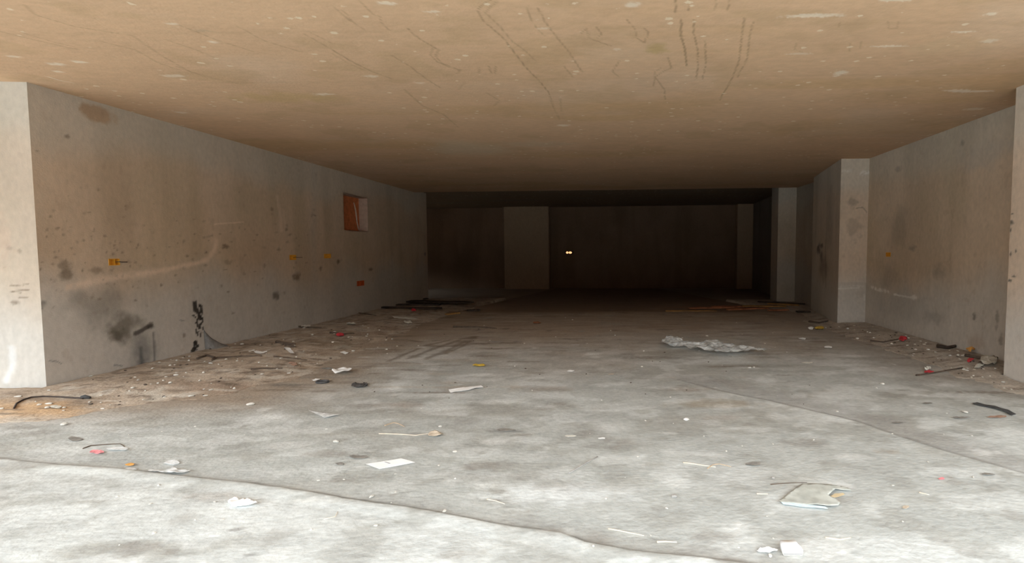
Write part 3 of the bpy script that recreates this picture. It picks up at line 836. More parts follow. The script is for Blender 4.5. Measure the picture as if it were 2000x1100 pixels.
def paint_pier_front(S):
    PL = (0.95, 0.91, 0.86)
    S.pstroke([(1638, 564), (1660, 563), (1678, 562)], 3, PL, a=.9, soft=.4); S.pstroke([(1640, 560), (1672, 558), (1700, 560)], 3, PL, a=.6, breaks=.4)
    S.pstroke([(1688, 575), (1689, 587)], 3, PL, a=.7)
    S.pblob(1690, 338, 12, 5, PL, a=.6, speck=.4); S.pblob(1655, 334, 14, 4, PL, a=.4, speck=.4)
    S.pblob(1665, 395, 10, 9, (0.30, 0.23, 0.17), a=.55, rough=1.2); S.pblob(1670, 445, 14, 22, (0.33, 0.26, 0.2), a=.4, rough=1.3)
    S.pstroke([(1672, 407), (1685, 405), (1693, 415)], 2, (0.24, 0.18, 0.13), a=.6)
    S.pblob(1668, 632, 20, 6, (0.36, 0.37, 0.33), a=.5)
    V = S.V
    S.mix(0.4 * (V < 0.83), (0.54, 0.50, 0.46))


def paint_pier_side(S):
    for x, y, rx, ry, a in [(1599, 487, 4, 12, .8), (1604, 500, 3, 10, .6), (1608, 520, 8, 30, .5), (1620, 430, 8, 60, .3), (1605, 480, 3, 5, .8)]:
        S.pblob(x, y, rx, ry, (0.13, 0.11, 0.095), a=a)
    S.pstroke([(1612, 470), (1613, 560)], 5, (0.2, 0.18, 0.15), a=.5, soft=.9)


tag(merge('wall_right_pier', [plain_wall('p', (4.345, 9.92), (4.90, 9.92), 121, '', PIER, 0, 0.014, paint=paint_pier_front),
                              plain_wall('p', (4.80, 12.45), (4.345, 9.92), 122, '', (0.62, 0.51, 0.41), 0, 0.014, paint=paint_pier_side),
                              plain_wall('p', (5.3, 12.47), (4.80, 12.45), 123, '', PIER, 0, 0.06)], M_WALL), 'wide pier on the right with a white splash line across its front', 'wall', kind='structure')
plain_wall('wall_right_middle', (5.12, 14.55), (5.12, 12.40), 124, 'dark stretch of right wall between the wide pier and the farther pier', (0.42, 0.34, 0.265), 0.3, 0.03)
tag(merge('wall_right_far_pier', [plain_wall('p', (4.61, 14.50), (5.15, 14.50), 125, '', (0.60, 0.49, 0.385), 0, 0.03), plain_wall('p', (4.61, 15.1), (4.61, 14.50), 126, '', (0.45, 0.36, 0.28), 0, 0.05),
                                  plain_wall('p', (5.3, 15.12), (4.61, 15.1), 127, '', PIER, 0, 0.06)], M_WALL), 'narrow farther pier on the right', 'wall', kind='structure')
plain_wall('wall_right_rear', (5.43, 20.45), (5.14, 15.05), 128, 'darkest stretch of right wall at the back of the hall', (0.22, 0.18, 0.145), 0.3, 0.05)  # light falloff darkened into the colour of this stretch
plain_wall('wall_back', (-9.4, BACK), (5.6, BACK), 131, 'plastered back wall of the hall, its colour darkened for the falloff of light', (0.22, 0.14, 0.09), 0.3, 0.04)  # dimness of the far end put into the wall colour


def pilaster(name, x0, x1, y0, y1, label, seed):
    bm = bmesh.new()
    bmesh.ops.create_cube(bm, size=1)
    for v in bm.verts:
        v.co = ((x0 + x1) / 2 + v.co.x * (x1 - x0), (y0 + y1) / 2 + v.co.y * (y1 - y0), HZ / 2 - .05 + v.co.z * HZ)
    bmesh.ops.bevel(bm, geom=[e for e in bm.edges if abs(e.verts[0].co.z - e.verts[1].co.z) > 1], offset=0.012, segments=2, affect='EDGES')
    o = link_bm(name, bm, M_WALL)
    at = o.data.color_attributes.new('Col', 'FLOAT_COLOR', 'POINT')
    at.data.foreach_set('color', [c for _ in o.data.vertices for c in (0.38, 0.27, 0.18, 1)])
    return tag(o, label, 'pilaster', kind='structure')


pilaster('wall_back_pilaster', -4.30, -2.56, 20.02, BACK + .05, 'wide paler pilaster on the back wall', 1)
pilaster('wall_back_corner_pilaster', 4.80, 5.44, 20.05, BACK + .05, 'narrow pilaster in the back right corner', 2)
for a_, b_, z0_, z1_ in ((15.1, 17.0, -.1, HZ), (18.6, BACK + .1, -.1, HZ), (17.0, 18.6, -.1, 0.7), (17.0, 18.6, 1.4, HZ)):   # unseen low opening, added to let a little daylight in
    plain_wall('wall_recess_side', (-9.2, a_), (-9.2, b_), 141, 'side wall of the recess behind the left wall', WALL, 0.3, 0.1, z0=z0_, z1=z1_)
plain_wall('wall_recess_front', (-5.75, 15.25), (-9.3, 15.25), 142, 'back of the left wall facing the recess', WALL, 0.3, 0.1)

# ------------------------------------------------------------------ niche and sockets in the walls
def niche():
    u0, u1, v0, v1 = NICHE; D = 0.20
    root = empty('wall_niche', tuple(wl_pt((u0 + u1) / 2, v0, 0)))
    inv = Matrix.Translation(root.location).inverted()
    P = lambda u, v, w: tuple(inv @ Vector(wl_pt(u, v, w)))
    def slab(name, a, b, c, d, m):                       # flat lining with 2 cm behind it
        q = [P(*a), P(*b), P(*c), P(*d)]
        n = (Vector(q[1]) - Vector(q[0])).cross(Vector(q[3]) - Vector(q[0])).normalized() * 0.02
        vs = q + [tuple(Vector(k) - n) for k in q]
        return link_mesh(name, vs, [(0, 1, 2, 3), (7, 6, 5, 4), (0, 4, 5, 1), (1, 5, 6, 2), (2, 6, 7, 3), (3, 7, 4, 0)], m, root, smooth=False)
    bk = slab('brick_back', (u0, v0, -D), (u1, v0, -D), (u1, v1, -D), (u0, v1, -D), M_BRICK)
    bk['label'] = 'orange brick back of the niche'
    slab('reveal', (u1, v0, -D), (u1, v0, 0), (u1, v1, 0), (u1, v1, -D), M_PLASTER_PINK)
    slab('reveal', (u0, v0, 0), (u0, v0, -D), (u0, v1, -D), (u0, v1, 0), M_PLASTER_PINK)
    slab('sill', (u0, v0, 0), (u1, v0, 0), (u1, v0, -D), (u0, v0, -D), M_PLASTER_PINK)
    slab('lintel', (u0, v1, -D), (u1, v1, -D), (u1, v1, 0), (u0, v1, 0), M_PLASTER_PINK)
    pts = []
    for (px, py) in [(691, 396), (694, 408), (696, 422), (697.5, 435), (699.5, 445), (701, 450)]:
        d = ray(px, py); pl = wl_pt(0, 0, -D + 0.012)
        tt = np.dot(pl - O, WN) / np.dot(d, WN)
        pts.append(inv @ Vector(O + d * tt))
    mo = tube('mortar_bead', pts, [0.010, .014, .015, .013, .016, .010], M_MORTAR, root)
    mo['label'] = 'pale mortar bead'
    tag(root, 'small square niche high in the left wall with orange brick inside', 'niche')


def tube(name, pts, radii, m, parent=None, sides=7, flat=1.0, smooth=True):
    pts = [Vector(p) for p in pts]
    if not isinstance(radii, (list, tuple)): radii = [radii] * len(pts)
    verts, faces = [], []
    for i, p in enumerate(pts):
        t = (pts[min(i + 1, len(pts) - 1)] - pts[max(i - 1, 0)]).normalized()
        up = Vector((0, 0, 1)) if abs(t.z) < 0.95 else Vector((1, 0, 0))
        a = t.cross(up).normalized(); b = a.cross(t).normalized()
        for k in range(sides):
            th = 2 * math.pi * k / sides
            verts.append(tuple(p + a * math.cos(th) * radii[i] + b * math.sin(th) * radii[i] * flat))
    n = len(pts)
    for i in range(n - 1):
        for k in range(sides):
            faces.append((i * sides + k, i * sides + (k + 1) % sides, (i + 1) * sides + (k + 1) % sides, (i + 1) * sides + k))
    faces.append(tuple(reversed(range(sides)))); faces.append(tuple((n - 1) * sides + k for k in range(sides)))
    return link_mesh(name, verts, faces, m, parent, smooth)


niche()


def socket_box(pt, r, D, m, label, wire=0.0, flip=1):
    """open electrical box let into the wall: shell with a rim, cable entry, stub of cable"""
    u0, u1, v0, v1 = r
    c = pt((u0 + u1) / 2, (v0 + v1) / 2, 0)
    root = empty('electrical_box', tuple(c))
    P = lambda u, v, w: tuple(np.array(pt(u, v, w)) - c)
    t = 0.006
    rim = 0.004
    outer = [(u0, v0), (u1, v0), (u1, v1), (u0, v1)]
    inner = [(u0 + t, v0 + t), (u1 - t, v0 + t), (u1 - t, v1 - t), (u0 + t, v1 - t)]
    vs = [P(u, v, rim) for u, v in outer] + [P(u, v, rim) for u, v in inner] + [P(u, v, -D + t) for u, v in inner] + [P(u, v, -D) for u, v in outer]
    fs = []
    for k in range(4):
        j = (k + 1) % 4
        fs += [(k, j, 4 + j, 4 + k), (4 + k, 4 + j, 8 + j, 8 + k), (12 + k, 12 + j, j, k)]
    fs += [(8, 9, 10, 11), (15, 14, 13, 12)]
    link_mesh('box_shell', vs, fs, m, root, smooth=False)
    um, vm = (u0 + u1) / 2, (v0 + v1) / 2
    # moulded post across the open side
    s = (u1 - u0)
    bm = bmesh.new(); bmesh.ops.create_cube(bm, size=1)
    ctr = Vector(P(um + flip * 0.12 * s, vm, -D * 0.55)); sx = Vector(P(um + 1, vm, 0)) - Vector(P(um, vm, 0)); nz = Vector(P(um, vm, 1)) - Vector(P(um, vm, 0))
    for v in bm.verts:
        v.co = ctr + sx * (v.co.x * 0.012) + nz * (v.co.y * D * 0.8) + Vector((0, 0, v.co.z * (v1 - v0) * 0.98))
    link_bm('divider', bm, m, root)
    if wire:
        w0 = [P(um + flip * s * 0.2, vm, -0.01), P(um + flip * s * 0.42, vm + 0.002, 0.012), P(um + flip * s * 0.65, vm - 0.002, 0.010), P(um + flip * (s * 0.55 + wire), vm - 0.003, 0.006)]
        tube('cable', w0, 0.0045, M_WIRE, root)
    tag(root, label, 'electrical box', 'electrical boxes let into the walls')
    return root


labs = ['largest yellow electrical box on the left wall, nearest the street', 'yellow electrical box on the left wall short of the niche, with a dark cable',
        'small yellow electrical box on the left wall just below the niche', 'lone orange electrical box low on the left wall beneath the niche']
for r, m, lab, w in zip(BOXES_L, [M_BOX, M_BOX, M_BOX, M_BOX_RED], labs, [0.08, 0.16, 0, 0]):
    socket_box(wl_pt, r, 0.05, m, lab, w)
WRN = np.array([-1.0, 0, 0])
wr_pt = lambda u, v, w: WR.o + WR.e1 * u + WR.e2 * v + WRN * w
socket_box(wr_pt, BOX_R, 0.05, M_BOX, 'yellow electrical box on the right wall beside the wide pier', 0.0, -1)

# small warm lamp glowing on the back wall
m_glow, nt, b = new_mat('warm_glow')
b.inputs['Base Color'].default_value = (1, 0.75, 0.5, 1)
b.inputs['Emission Color'].default_value = (1.0, 0.50, 0.22, 1); b.inputs['Emission Strength'].default_value = 1.6
gx, _, gz = on_plane(1111.5, 493.5, (0, BACK, 0), (0, 1, 0))
root = empty('wall_lamp', (gx, BACK, gz))
bm = bmesh.new(); bmesh.ops.create_cube(bm, size=1)
for v in bm.verts: v.co = (v.co.x * 0.34, v.co.y * 0.03 - 0.015, v.co.z * 0.13)
bmesh.ops.bevel(bm, geom=bm.edges[:], offset=0.008, segments=2, affect='EDGES')
link_bm('backplate', bm, M_WIRE, root)
for dx, w in ((-0.07, 0.10), (0.05, 0.13)):
    bm = bmesh.new(); bmesh.ops.create_uvsphere(bm, u_segments=14, v_segments=8, radius=0.5)
    for v in bm.verts: v.co = (dx + v.co.x * w, -0.035 + v.co.y * 0.04, v.co.z * 0.085)
    link_bm('bulb', bm, m_glow, root, True)
tag(root, 'tiny warm light glowing alone on the dark back wall', 'lamp')

# ------------------------------------------------------------------ litter builders
def resample(poly, step):
    out = []
    for (x0, y0), (x1, y1) in zip(poly, poly[1:] + poly[:1]):
        n = max(1, int(math.hypot(x1 - x0, y1 - y0) / step))
        out += [(x0 + (x1 - x0) * k / n, y0 + (y1 - y0) * k / n) for k in range(n)]
    return out


def sheet(name, outline, m, amp=0.006, lift=0.002, thick=0.0012, freq=14, seed=1, step=None, parent=None, px=True, ridged=False, jit=0.15, origin=None, edge=None):
    """thin limp sheet lying on the ground with an irregular outline and creases"""
    poly = [F(*p) for p in outline] if px else list(outline)
    area = 0.5 * sum(a[0] * b[1] - b[0] * a[1] for a, b in zip(poly, poly[1:] + poly[:1]))
    if area < 0: poly = poly[::-1]
    size = math.sqrt(abs(area))
    step = step or max(0.006, size / 11)
    r = random.Random(seed)
    ring = resample(poly, step)
    ring = [(x + r.uniform(-1, 1) * step * jit, y + r.uniform(-1, 1) * step * jit) for x, y in ring]
    xs = [p[0] for p in ring]; ysv = [p[1] for p in ring]
    inner = []
    y = min(ysv)
    while y < max(ysv):
        x = min(xs)
        while x < max(xs):
            inner.append((x + r.uniform(-.3, .3) * step, y + r.uniform(-.3, .3) * step)); x += step
        y += step
    def inside(p):
        c = False
        for a, b in zip(ring, ring[1:] + ring[:1]):
            if (a[1] > p[1]) != (b[1] > p[1]) and p[0] < (b[0] - a[0]) * (p[1] - a[1]) / (b[1] - a[1]) + a[0]: c = not c
        return c
    R = np.array(ring)
    inner = [p for p in inner if inside(p) and np.min(np.hypot(R[:, 0] - p[0], R[:, 1] - p[1])) > step * 0.45]
    pts = ring + inner
    n = len(ring)
    res = delaunay_2d_cdt([Vector(p) for p in pts], [], [list(range(n))], 1, 1e-6)
    V2, faces = res[0], [list(f) for f in res[2]]
    X = np.array([v[0] for v in V2]); Y = np.array([v[1] for v in V2])
    g = base_z(X, Y) + np.maximum(0, soil_h(X, Y))
    nz = fbm(X * freq, Y * freq, seed + 100, 3)
    if ridged: nz = 1 - np.abs(2 * nz - 1)
    if edge: nz = nz * (1 - edge * 0) 
    Z = g + lift + amp * nz
    o3 = origin if origin is not None else (float(X.mean()), float(Y.mean()), float(g.min()))
    k = len(V2)
    verts = [(x - o3[0], y - o3[1], z - o3[2]) for x, y, z in zip(X, Y, Z)] + [(x - o3[0], y - o3[1], z - thick - o3[2]) for x, y, z in zip(X, Y, Z)]
    cnt = {}
    for f in faces:
        for a, b in zip(f, f[1:] + f[:1]): cnt[(a, b)] = 1
    F2 = faces + [[k + i for i in reversed(f)] for f in faces]
    for (a, b) in cnt:
        if (b, a) not in cnt: F2.append([b, a, a + k, b + k])
    o = link_mesh(name, verts, F2, m, parent, smooth=ridged is not None and amp > 0.02)
    o.location = o3 if parent is None else (0, 0, 0)
    return o


def ell(px, py, rx, ry, n=9, seed=0, j=0.25):
    r = random.Random(seed * 7 + 1)
    return [(px + rx * math.cos(2 * math.pi * k / n) * (1 + r.uniform(-j, j)), py + ry * math.sin(2 * math.pi * k / n) * (1 + r.uniform(-j, j))) for k in range(n)]


def scrap(name, px, py, rx, ry, m, label, cat, seed=0, amp=0.012, group=None, **k):
    return tag(sheet(name, ell(px, py, rx, ry, seed=seed), m, amp=amp, seed=seed, freq=22, **k), label, cat, group)


def lie(ppts, lift):
    out = []
    for (px, py) in ppts:
        x, y = F(px, py); out.append(Vector((x, y, ground(x, y) + lift)))
    return out


def stick(name, ppts, r, m, label, cat, taper=0.5, group=None, arch=0.0):
    P = lie(ppts, 0)
    # a little smoothing between the given points
    Q = []
    for i in range(len(P) - 1):
        for t in (0, .34, .67): Q.append(P[i].lerp(P[i + 1], t))
    Q.append(P[-1])
    n = len(Q)
    o3 = Q[n // 2].copy()
    rad = [r * (1 - (1 - taper) * i / (n - 1)) for i in range(n)]
    rr = random.Random(int(ppts[0][0]))
    Q = [Vector((q.x, q.y, max(q.z, ground(q.x, q.y)) + rad[i] * 0.9 + arch * math.sin(math.pi * i / (n - 1)))) - o3 for i, q in enumerate(Q)]
    o = tube(name, Q, rad, m)
    o.location = o3
    return tag(o, label, cat, group)


# --- the larger pieces of litter
tag(sheet('plastic_sheet', [(1280 + x * .115, 650 + y * .115) for x, y in
    [(100, 225), (150, 165), (210, 125), (350, 145), (600, 225), (760, 245), (880, 205), (1040, 195), (1180, 265), (1330, 262), (1500, 295), (1700, 338), (1890, 362), (1850, 402),
     (1640, 365), (1400, 390), (1240, 412), (1050, 405), (950, 370), (830, 352), (560, 300), (380, 270), (250, 285), (120, 255)]],
    M_FILM, amp=0.085, lift=0.004, freq=5.5, seed=31, step=0.022, ridged=True), 'long crumpled clear plastic sheet lying in mid floor', 'plastic sheet')

p = sheet('paper_sheet', [(714.5, 908), (783, 897.5), (811, 905), (741, 918)], M_PAPER, amp=0.006, lift=0.004, freq=6, seed=4, step=0.02, jit=0)
tag(p, 'flat white rectangular paper with a faint grey mark, centre left foreground', 'paper')
mk = sheet('printed_mark', [(750, 904.6), (753, 904.3), (763, 907.6), (760, 908.2)], M_INK, amp=0.001, lift=0.0095, freq=6, seed=4, parent=p, origin=tuple(p.location), jit=0)
tag(sheet('paper_strip', [(876, 763), (892, 761), (905, 758), (925, 756.5), (940, 755), (944, 758.5), (930, 760), (915, 764), (880, 768)], M_PAPER, amp=0.018, freq=9, seed=6),
    'long bone-shaped white paper strip in mid floor', 'paper')
tag(sheet('crumpled_paper', [(648, 732), (652, 726), (663, 724), (675, 722), (688, 727), (680, 731), (672, 734), (655, 734)], M_PAPER, amp=0.075, freq=9, seed=9, step=0.02),
    'crumpled white paper ball beside the dark rag, left of centre', 'paper')
tag(sheet('paper_scrap', [(555, 690.5), (562, 689.5), (570, 693), (575, 697), (567, 698), (560, 694)], M_PAPER, amp=0.02, seed=11), 'white oblong scrap in the left soil drift, slanting', 'paper')
tag(sheet('paper_scrap', [(496, 697), (502, 695), (512, 697.5), (522, 696), (522, 699), (510, 701.5), (499, 700)], M_PAPER, amp=0.02, seed=12), 'curved off-white scrap in the left soil drift near the roots', 'paper')
tag(sheet('paper_scrap', [(664, 691.5), (672, 688.5), (681, 692), (675, 694.5)], M_PAPER, amp=0.03, seed=13), 'white scrap beyond the crumpled paper ball, edge of the left drift', 'paper')
tag(sheet('paper_scrap', [(609, 744.5), (616, 741.5), (627, 741.5), (620, 744.5), (613, 746)], M_PAPER, amp=0.015, seed=14), 'small white slip next to the black ring', 'paper')
tag(sheet('plastic_triangle', [(603, 804.5), (620, 807.5), (665, 812), (645, 816), (634, 818.5), (624, 813)], M_MILKY, amp=0.02, freq=7, seed=15), 'milky triangular plastic flap left of centre', 'plastic')
tag(sheet('crumpled_tissue', [(445, 992), (450, 985), (458, 981), (472, 984), (480, 983), (492, 990), (506, 992), (494, 997), (470, 1000), (452, 998)], M_PAPER, amp=0.035, freq=26, seed=16, step=0.012, jit=.4),
    'crumpled white tissue on the pale front slab, left', 'tissue')
tag(sheet('paper_scrap', [(1478, 1077), (1486, 1072), (1494, 1074), (1502, 1072), (1519, 1078), (1503, 1081.5), (1481, 1080.5)], M_PAPER, amp=0.016, freq=22, seed=17, step=0.008, jit=.35),
    'ragged white scrap beside the white container at bottom right', 'paper')

# white container at the bottom edge
x, y = F(1548, 1084)
g = ground(x, y)
root = empty('white_container', (x, y + 0.02, g), 0.0)
W, H, T = 0.094, 0.046, 0.06
bm = bmesh.new(); bmesh.ops.create_cube(bm, size=1)
for v in bm.verts: v.co = (v.co.x * W, v.co.y * T, v.co.z * (H - 0.008) + (H - 0.008) / 2 + 0.008)
bmesh.ops.bevel(bm, geom=[e for e in bm.edges if min(v.co.x for v in e.verts) > 0 and max(abs(v.co.z - H) for v in e.verts) < 1e-4], offset=0.014, segments=5, affect='EDGES')
bmesh.ops.bevel(bm, geom=[e for e in bm.edges if e.calc_face_angle(0) > 0.6], offset=0.004, segments=3, affect='EDGES')
link_bm('container_body', bm, M_PAPER, root, True)
bm = bmesh.new(); bmesh.ops.create_cube(bm, size=1)
for v in bm.verts: v.co = (v.co.x * (W - .004), v.co.y * (T - .004), v.co.z * 0.010 + 0.005)
bmesh.ops.bevel(bm, geom=bm.edges[:], offset=0.002, segments=2, affect='EDGES')
bs = link_bm('container_base', bm, M_OFFWHITE, root, True); bs['label'] = 'greyer base'
tag(root, 'small white rounded container standing at the bottom right edge', 'container')

# dusty wrapper with a pale blue edge
ol = [(1521, 981), (1545, 964), (1567, 949), (1600, 950.5), (1630, 953.5), (1655, 957), (1663, 962), (1648, 962), (1632, 961), (1624, 967), (1618, 973.5), (1630, 978), (1641, 986), (1637, 991), (1614, 994), (1570, 988.5), (1528, 984)]
p = sheet('torn_wrapper', ol, M_POUCH, amp=0.022, lift=0.004, freq=7, seed=18, step=0.016, jit=.05)
tag(p, 'torn grey wrapper with a pale blue edge and tan lining, right foreground', 'wrapper')
q = sheet('wrapper_edge', [(1526, 983.5), (1570, 988), (1612, 994), (1617, 998), (1600, 996), (1560, 991.5), (1530, 987)], M_BLUEW, amp=0.010, lift=0.006, freq=7, seed=18, step=0.01, parent=p, origin=tuple(p.location), jit=.05)
q['label'] = 'pale blue edge of the wrapper'
q = sheet('wrapper_lining', [(1619, 974), (1630, 966), (1646, 965), (1650, 968), (1638, 972), (1628, 974.5), (1640, 982), (1641, 986), (1632, 980)], M_TAN, amp=0.012, lift=0.003, freq=7, seed=19, step=0.01, parent=p, origin=tuple(p.location), jit=.05)
q['label'] = 'tan lining folded out of the wrapper'

# black strap on the right, cable on the left
tag(sheet('rubber_strap', [(1900, 789.5), (1908, 788), (1925, 792.5), (1942, 796), (1955, 801), (1968, 804.5), (1984, 812), (1976, 814), (1965, 808), (1952, 803.5), (1938, 799), (1918, 794.5), (1903, 791.5)],
    M_BLACK, amp=0.02, lift=0.004, thick=0.004, freq=6, seed=20, step=0.012, jit=.05), 'black rubber strap lying near the right pillar', 'strap')
ca = stick('cable', [(28, 806), (33, 799), (45, 793), (62, 788.5), (85, 786), (120, 785), (150, 785), (163, 785.5)], 0.007, M_WIRE, 'dark cable looping over the soil at the foot of the left wall end', 'cable', 1.0)
P = lie([(158, 785.5), (166, 784.5), (176, 785)], 0.016)
tube('plug', [v - ca.location for v in P], [0.012, 0.02, 0.012], M_BLACK, ca)
for (a, b, c, d, seed, lab) in ((700, 755.5, 14, 4.0, 1, 'larger of two black rag scraps left of centre'), (712, 754, 5, 5, 2, 'smaller of two black rag scraps left of centre')):
    scrap('rag', a, b, c, d, M_CHAR, lab, 'rag', seed, 0.03)
# black ring
x, y = F(630, 747.5)
ring = [Vector((0.06 * math.cos(t), 0.05 * math.sin(t), 0.01)) for t in np.linspace(0, 2 * math.pi, 17)]
o = tube('rubber_ring', ring, 0.012, M_BLACK); o.location = (x, y, ground(x, y)); tag(o, 'small black rubber ring beside a white slip of paper', 'ring')

# coloured scraps
scrap('pink_scrap', 189, 885, 15, 3.6, M_PINK, 'faded pink scrap near the left slab joint', 'plastic', 21, 0.02)
scrap('white_film', 228, 879.5, 21, 3.0, M_MILKY, 'pale film strip just behind the pink scrap', 'plastic', 22, 0.016)
scrap('orange_scrap', 254, 910, 11, 3, M_ORANGE, 'small orange scrap by the left slab joint', 'plastic', 23, 0.016)
tag(sheet('white_film', [(308, 925.5), (320, 921), (333, 919), (340, 916.5), (352, 921), (374, 922), (360, 926), (345, 930), (326, 928)], M_MILKY, amp=0.035, freq=12, seed=24), 'crumpled white film caught on the left slab joint', 'plastic')
scrap('white_film', 300, 921, 13, 2, M_MILKY, 'narrow white film left of the crumpled film on the slab joint', 'plastic', 25, 0.01)
scrap('white_film', 337, 905, 18, 4, M_MILKY, 'pale film patch just behind the slab joint, left', 'plastic', 26, 0.012)
scrap('white_film', 256, 917.5, 12, 2, M_MILKY, 'white film sliver in the joint below the orange scrap', 'plastic', 27, 0.008)
scrap('yellow_wrapper', 936.5, 716, 11.5, 2.2, M_YELLOW, 'yellow wrapper lying in the middle of the floor', 'wrapper', 28, 0.03)
scrap('yellow_wrapper', 1601, 642.5, 9, 3, M_YELLOW, 'crumpled yellow wrapper at the foot of the wide pier', 'wrapper', 29, 0.05)
scrap('paper_scrap', 1584, 643.5, 6, 2.2, M_PAPER, 'white scrap touching the yellow wrapper by the wide pier', 'paper', 30, 0.05)
scrap('red_scrap', 1763, 670, 9, 3.2, M_RED, 'red scrap at the foot of the right wall, farthest of the red ones', 'plastic', 31, 0.05)
scrap('red_scrap', 1813, 728.5, 10, 2.6, M_RED, 'red scrap in front of the right wall, nearest the camera', 'plastic', 32, 0.03)
scrap('paper_scrap', 1812, 722.5, 7, 3, M_OFFWHITE, 'pale scrap tucked behind the nearest red scrap', 'paper', 33, 0.05)
scrap('red_scrap', 1895, 714.5, 8, 3.0, M_RED, 'red scrap beside the pale sack at the right pillar', 'plastic', 34, 0.05)
scrap('orange_scrap', 1894, 698, 8, 4.5, M_ORANGE, 'peach orange lump against the right wall', 'plastic', 35, 0.10)
scrap('red_scrap', 664, 662.5, 8, 2.6, M_RED, 'red scrap half buried in the left soil drift', 'plastic', 36, 0.05)
scrap('red_scrap', 808, 613, 5.5, 1.8, M_RED, 'dark red scrap below the black boards at the left wall end', 'plastic', 37, 0.06)
scrap('red_scrap', 1049, 632, 9, 2.0, M_BOARD_RED, 'rust brown scrap far back in mid floor', 'plastic', 38, 0.03)
scrap('blue_scrap', 1928, 711.5, 8, 3, M_BLUE, 'faded blue scrap behind the pale sack', 'plastic', 39, 0.05)
scrap('sack', 1930, 719, 22, 6, M_SACK, 'pale crumpled sack at the foot of the right pillar', 'sack', 40, 0.10, step=0.03)
scrap('paper_scrap', 1911, 724, 9, 2.4, M_OFFWHITE, 'off-white scrap in front of the pale sack', 'paper', 41, 0.04)
scrap('beige_paper', 848, 851, 15, 5, M_BEIGE, 'beige crumpled paper at the end of the long straw', 'paper', 42, 0.03)
scrap('leaf', 700, 894, 16, 3.8, M_LEAF, 'larger dark dead leaf behind the white paper', 'leaf', 43, 0.012)
scrap('leaf', 664.5, 907, 9, 2.4, M_LEAF, 'smaller dark dead leaf left of the white paper', 'leaf', 44, 0.010)
scrap('leaf', 1754, 827, 13, 1.8, M_LEAF, 'dark narrow leaf on the right slab joint', 'leaf', 45, 0.012)
scrap('leaf', 1877, 818, 17, 2.0, M_LEAF, 'dark leaf short of the black strap', 'leaf', 46, 0.012)
scrap('leaf', 1811, 788.5, 9, 1.8, M_LEAF, 'small dark leaf in front of the right wall', 'leaf', 47, 0.012)
scrap('leaf', 1949, 816, 20, 2.6, M_LEAFBR, 'brown leaf directly in front of the black strap', 'leaf', 48, 0.012)
scrap('leaf', 1470, 907, 16, 3, M_LEAF, 'grey dead leaf right of the dry twigs', 'leaf', 49, 0.014)
scrap('leaf', 1930, 930, 12, 2.2, M_LEAF, 'grey leaf at the right slab joint, near the frame edge', 'leaf', 50, 0.012)
scrap('leaf', 147, 859, 14, 5, M_LEAF, 'grey triangular leaf on the left foreground floor', 'leaf', 51, 0.008)
scrap('leaf', 985, 841, 20, 2.4, M_LEAF, 'flat grey leaf scrap right of the beige paper', 'leaf', 52, 0.008)
scrap('leaf', 640, 720.5, 12, 1.8, M_LEAF, 'dark sliver behind the crumpled paper ball', 'leaf', 53, 0.015)
scrap('leaf', 574, 717, 9, 2.6, M_LEAFBR, 'curled brown leaf in the left soil drift', 'leaf', 54, 0.03)
scrap('paper_scrap', 598, 646.5, 9, 1.8, M_OFFWHITE, 'off-white scrap far along the left soil drift', 'paper', 55, 0.05)
scrap('paper_scrap', 686, 640.5, 11, 2, M_OFFWHITE, 'greyish scrap farthest along the left soil drift', 'paper', 56, 0.05)
scrap('paper_scrap', 797, 633, 9, 2, M_OFFWHITE, 'greyish scrap in front of the black boards', 'paper', 57, 0.05)
scrap('paper_scrap', 790, 626, 25, 1.8, M_OFFWHITE, 'long greyish scrap close to the black boards', 'paper', 58, 0.03)
scrap('paper_scrap', 1567, 663, 7, 1.6, M_PAPER, 'white scrap right of the clear plastic sheet, far', 'paper', 59, 0.03)
scrap('paper_scrap', 1617, 680, 8, 1.6, M_PAPER, 'white scrap in front of the wide pier', 'paper', 60, 0.03)
scrap('paper_scrap', 1577, 709.5, 12, 1.6, M_OFFWHITE, 'off-white flat scrap right of the clear plastic sheet, near', 'paper', 61, 0.015)
scrap('paper_scrap', 1114, 726, 7, 1.4, M_PAPER, 'white fleck of paper in the middle of the floor', 'paper', 62, 0.015)
scrap('paper_scrap', 1194, 732.5, 6, 1.3, M_BEIGE, 'tan fleck of paper in the middle of the floor', 'paper', 63, 0.015)
scrap('paper_scrap', 1176, 857, 7, 1.6, M_PAPER, 'white chip of paper beyond the straight grey stick', 'paper', 64, 0.01)
scrap('paper_scrap', 1115, 853, 10, 2, M_OFFWHITE, 'off-white chip of paper beyond the straight grey stick', 'paper', 65, 0.01)
scrap('paper_scrap', 1341, 821, 6, 1.8, M_PAPER, 'white chip beside the tan floor stain', 'paper', 66, 0.02)
scrap('paper_scrap', 110, 803, 12, 2.2, M_OFFWHITE, 'off-white scrap in the soil by the dark cable', 'paper', 67, 0.02)
scrap('pink_scrap', 1768, 994.5, 7, 3, M_BEIGE, 'pinkish chip right of the torn wrapper', 'plastic', 68, 0.015)
scrap('pink_scrap', 1839, 939, 6, 1.8, M_PINK, 'tiny pink chip near the right slab joint', 'plastic', 69, 0.008)

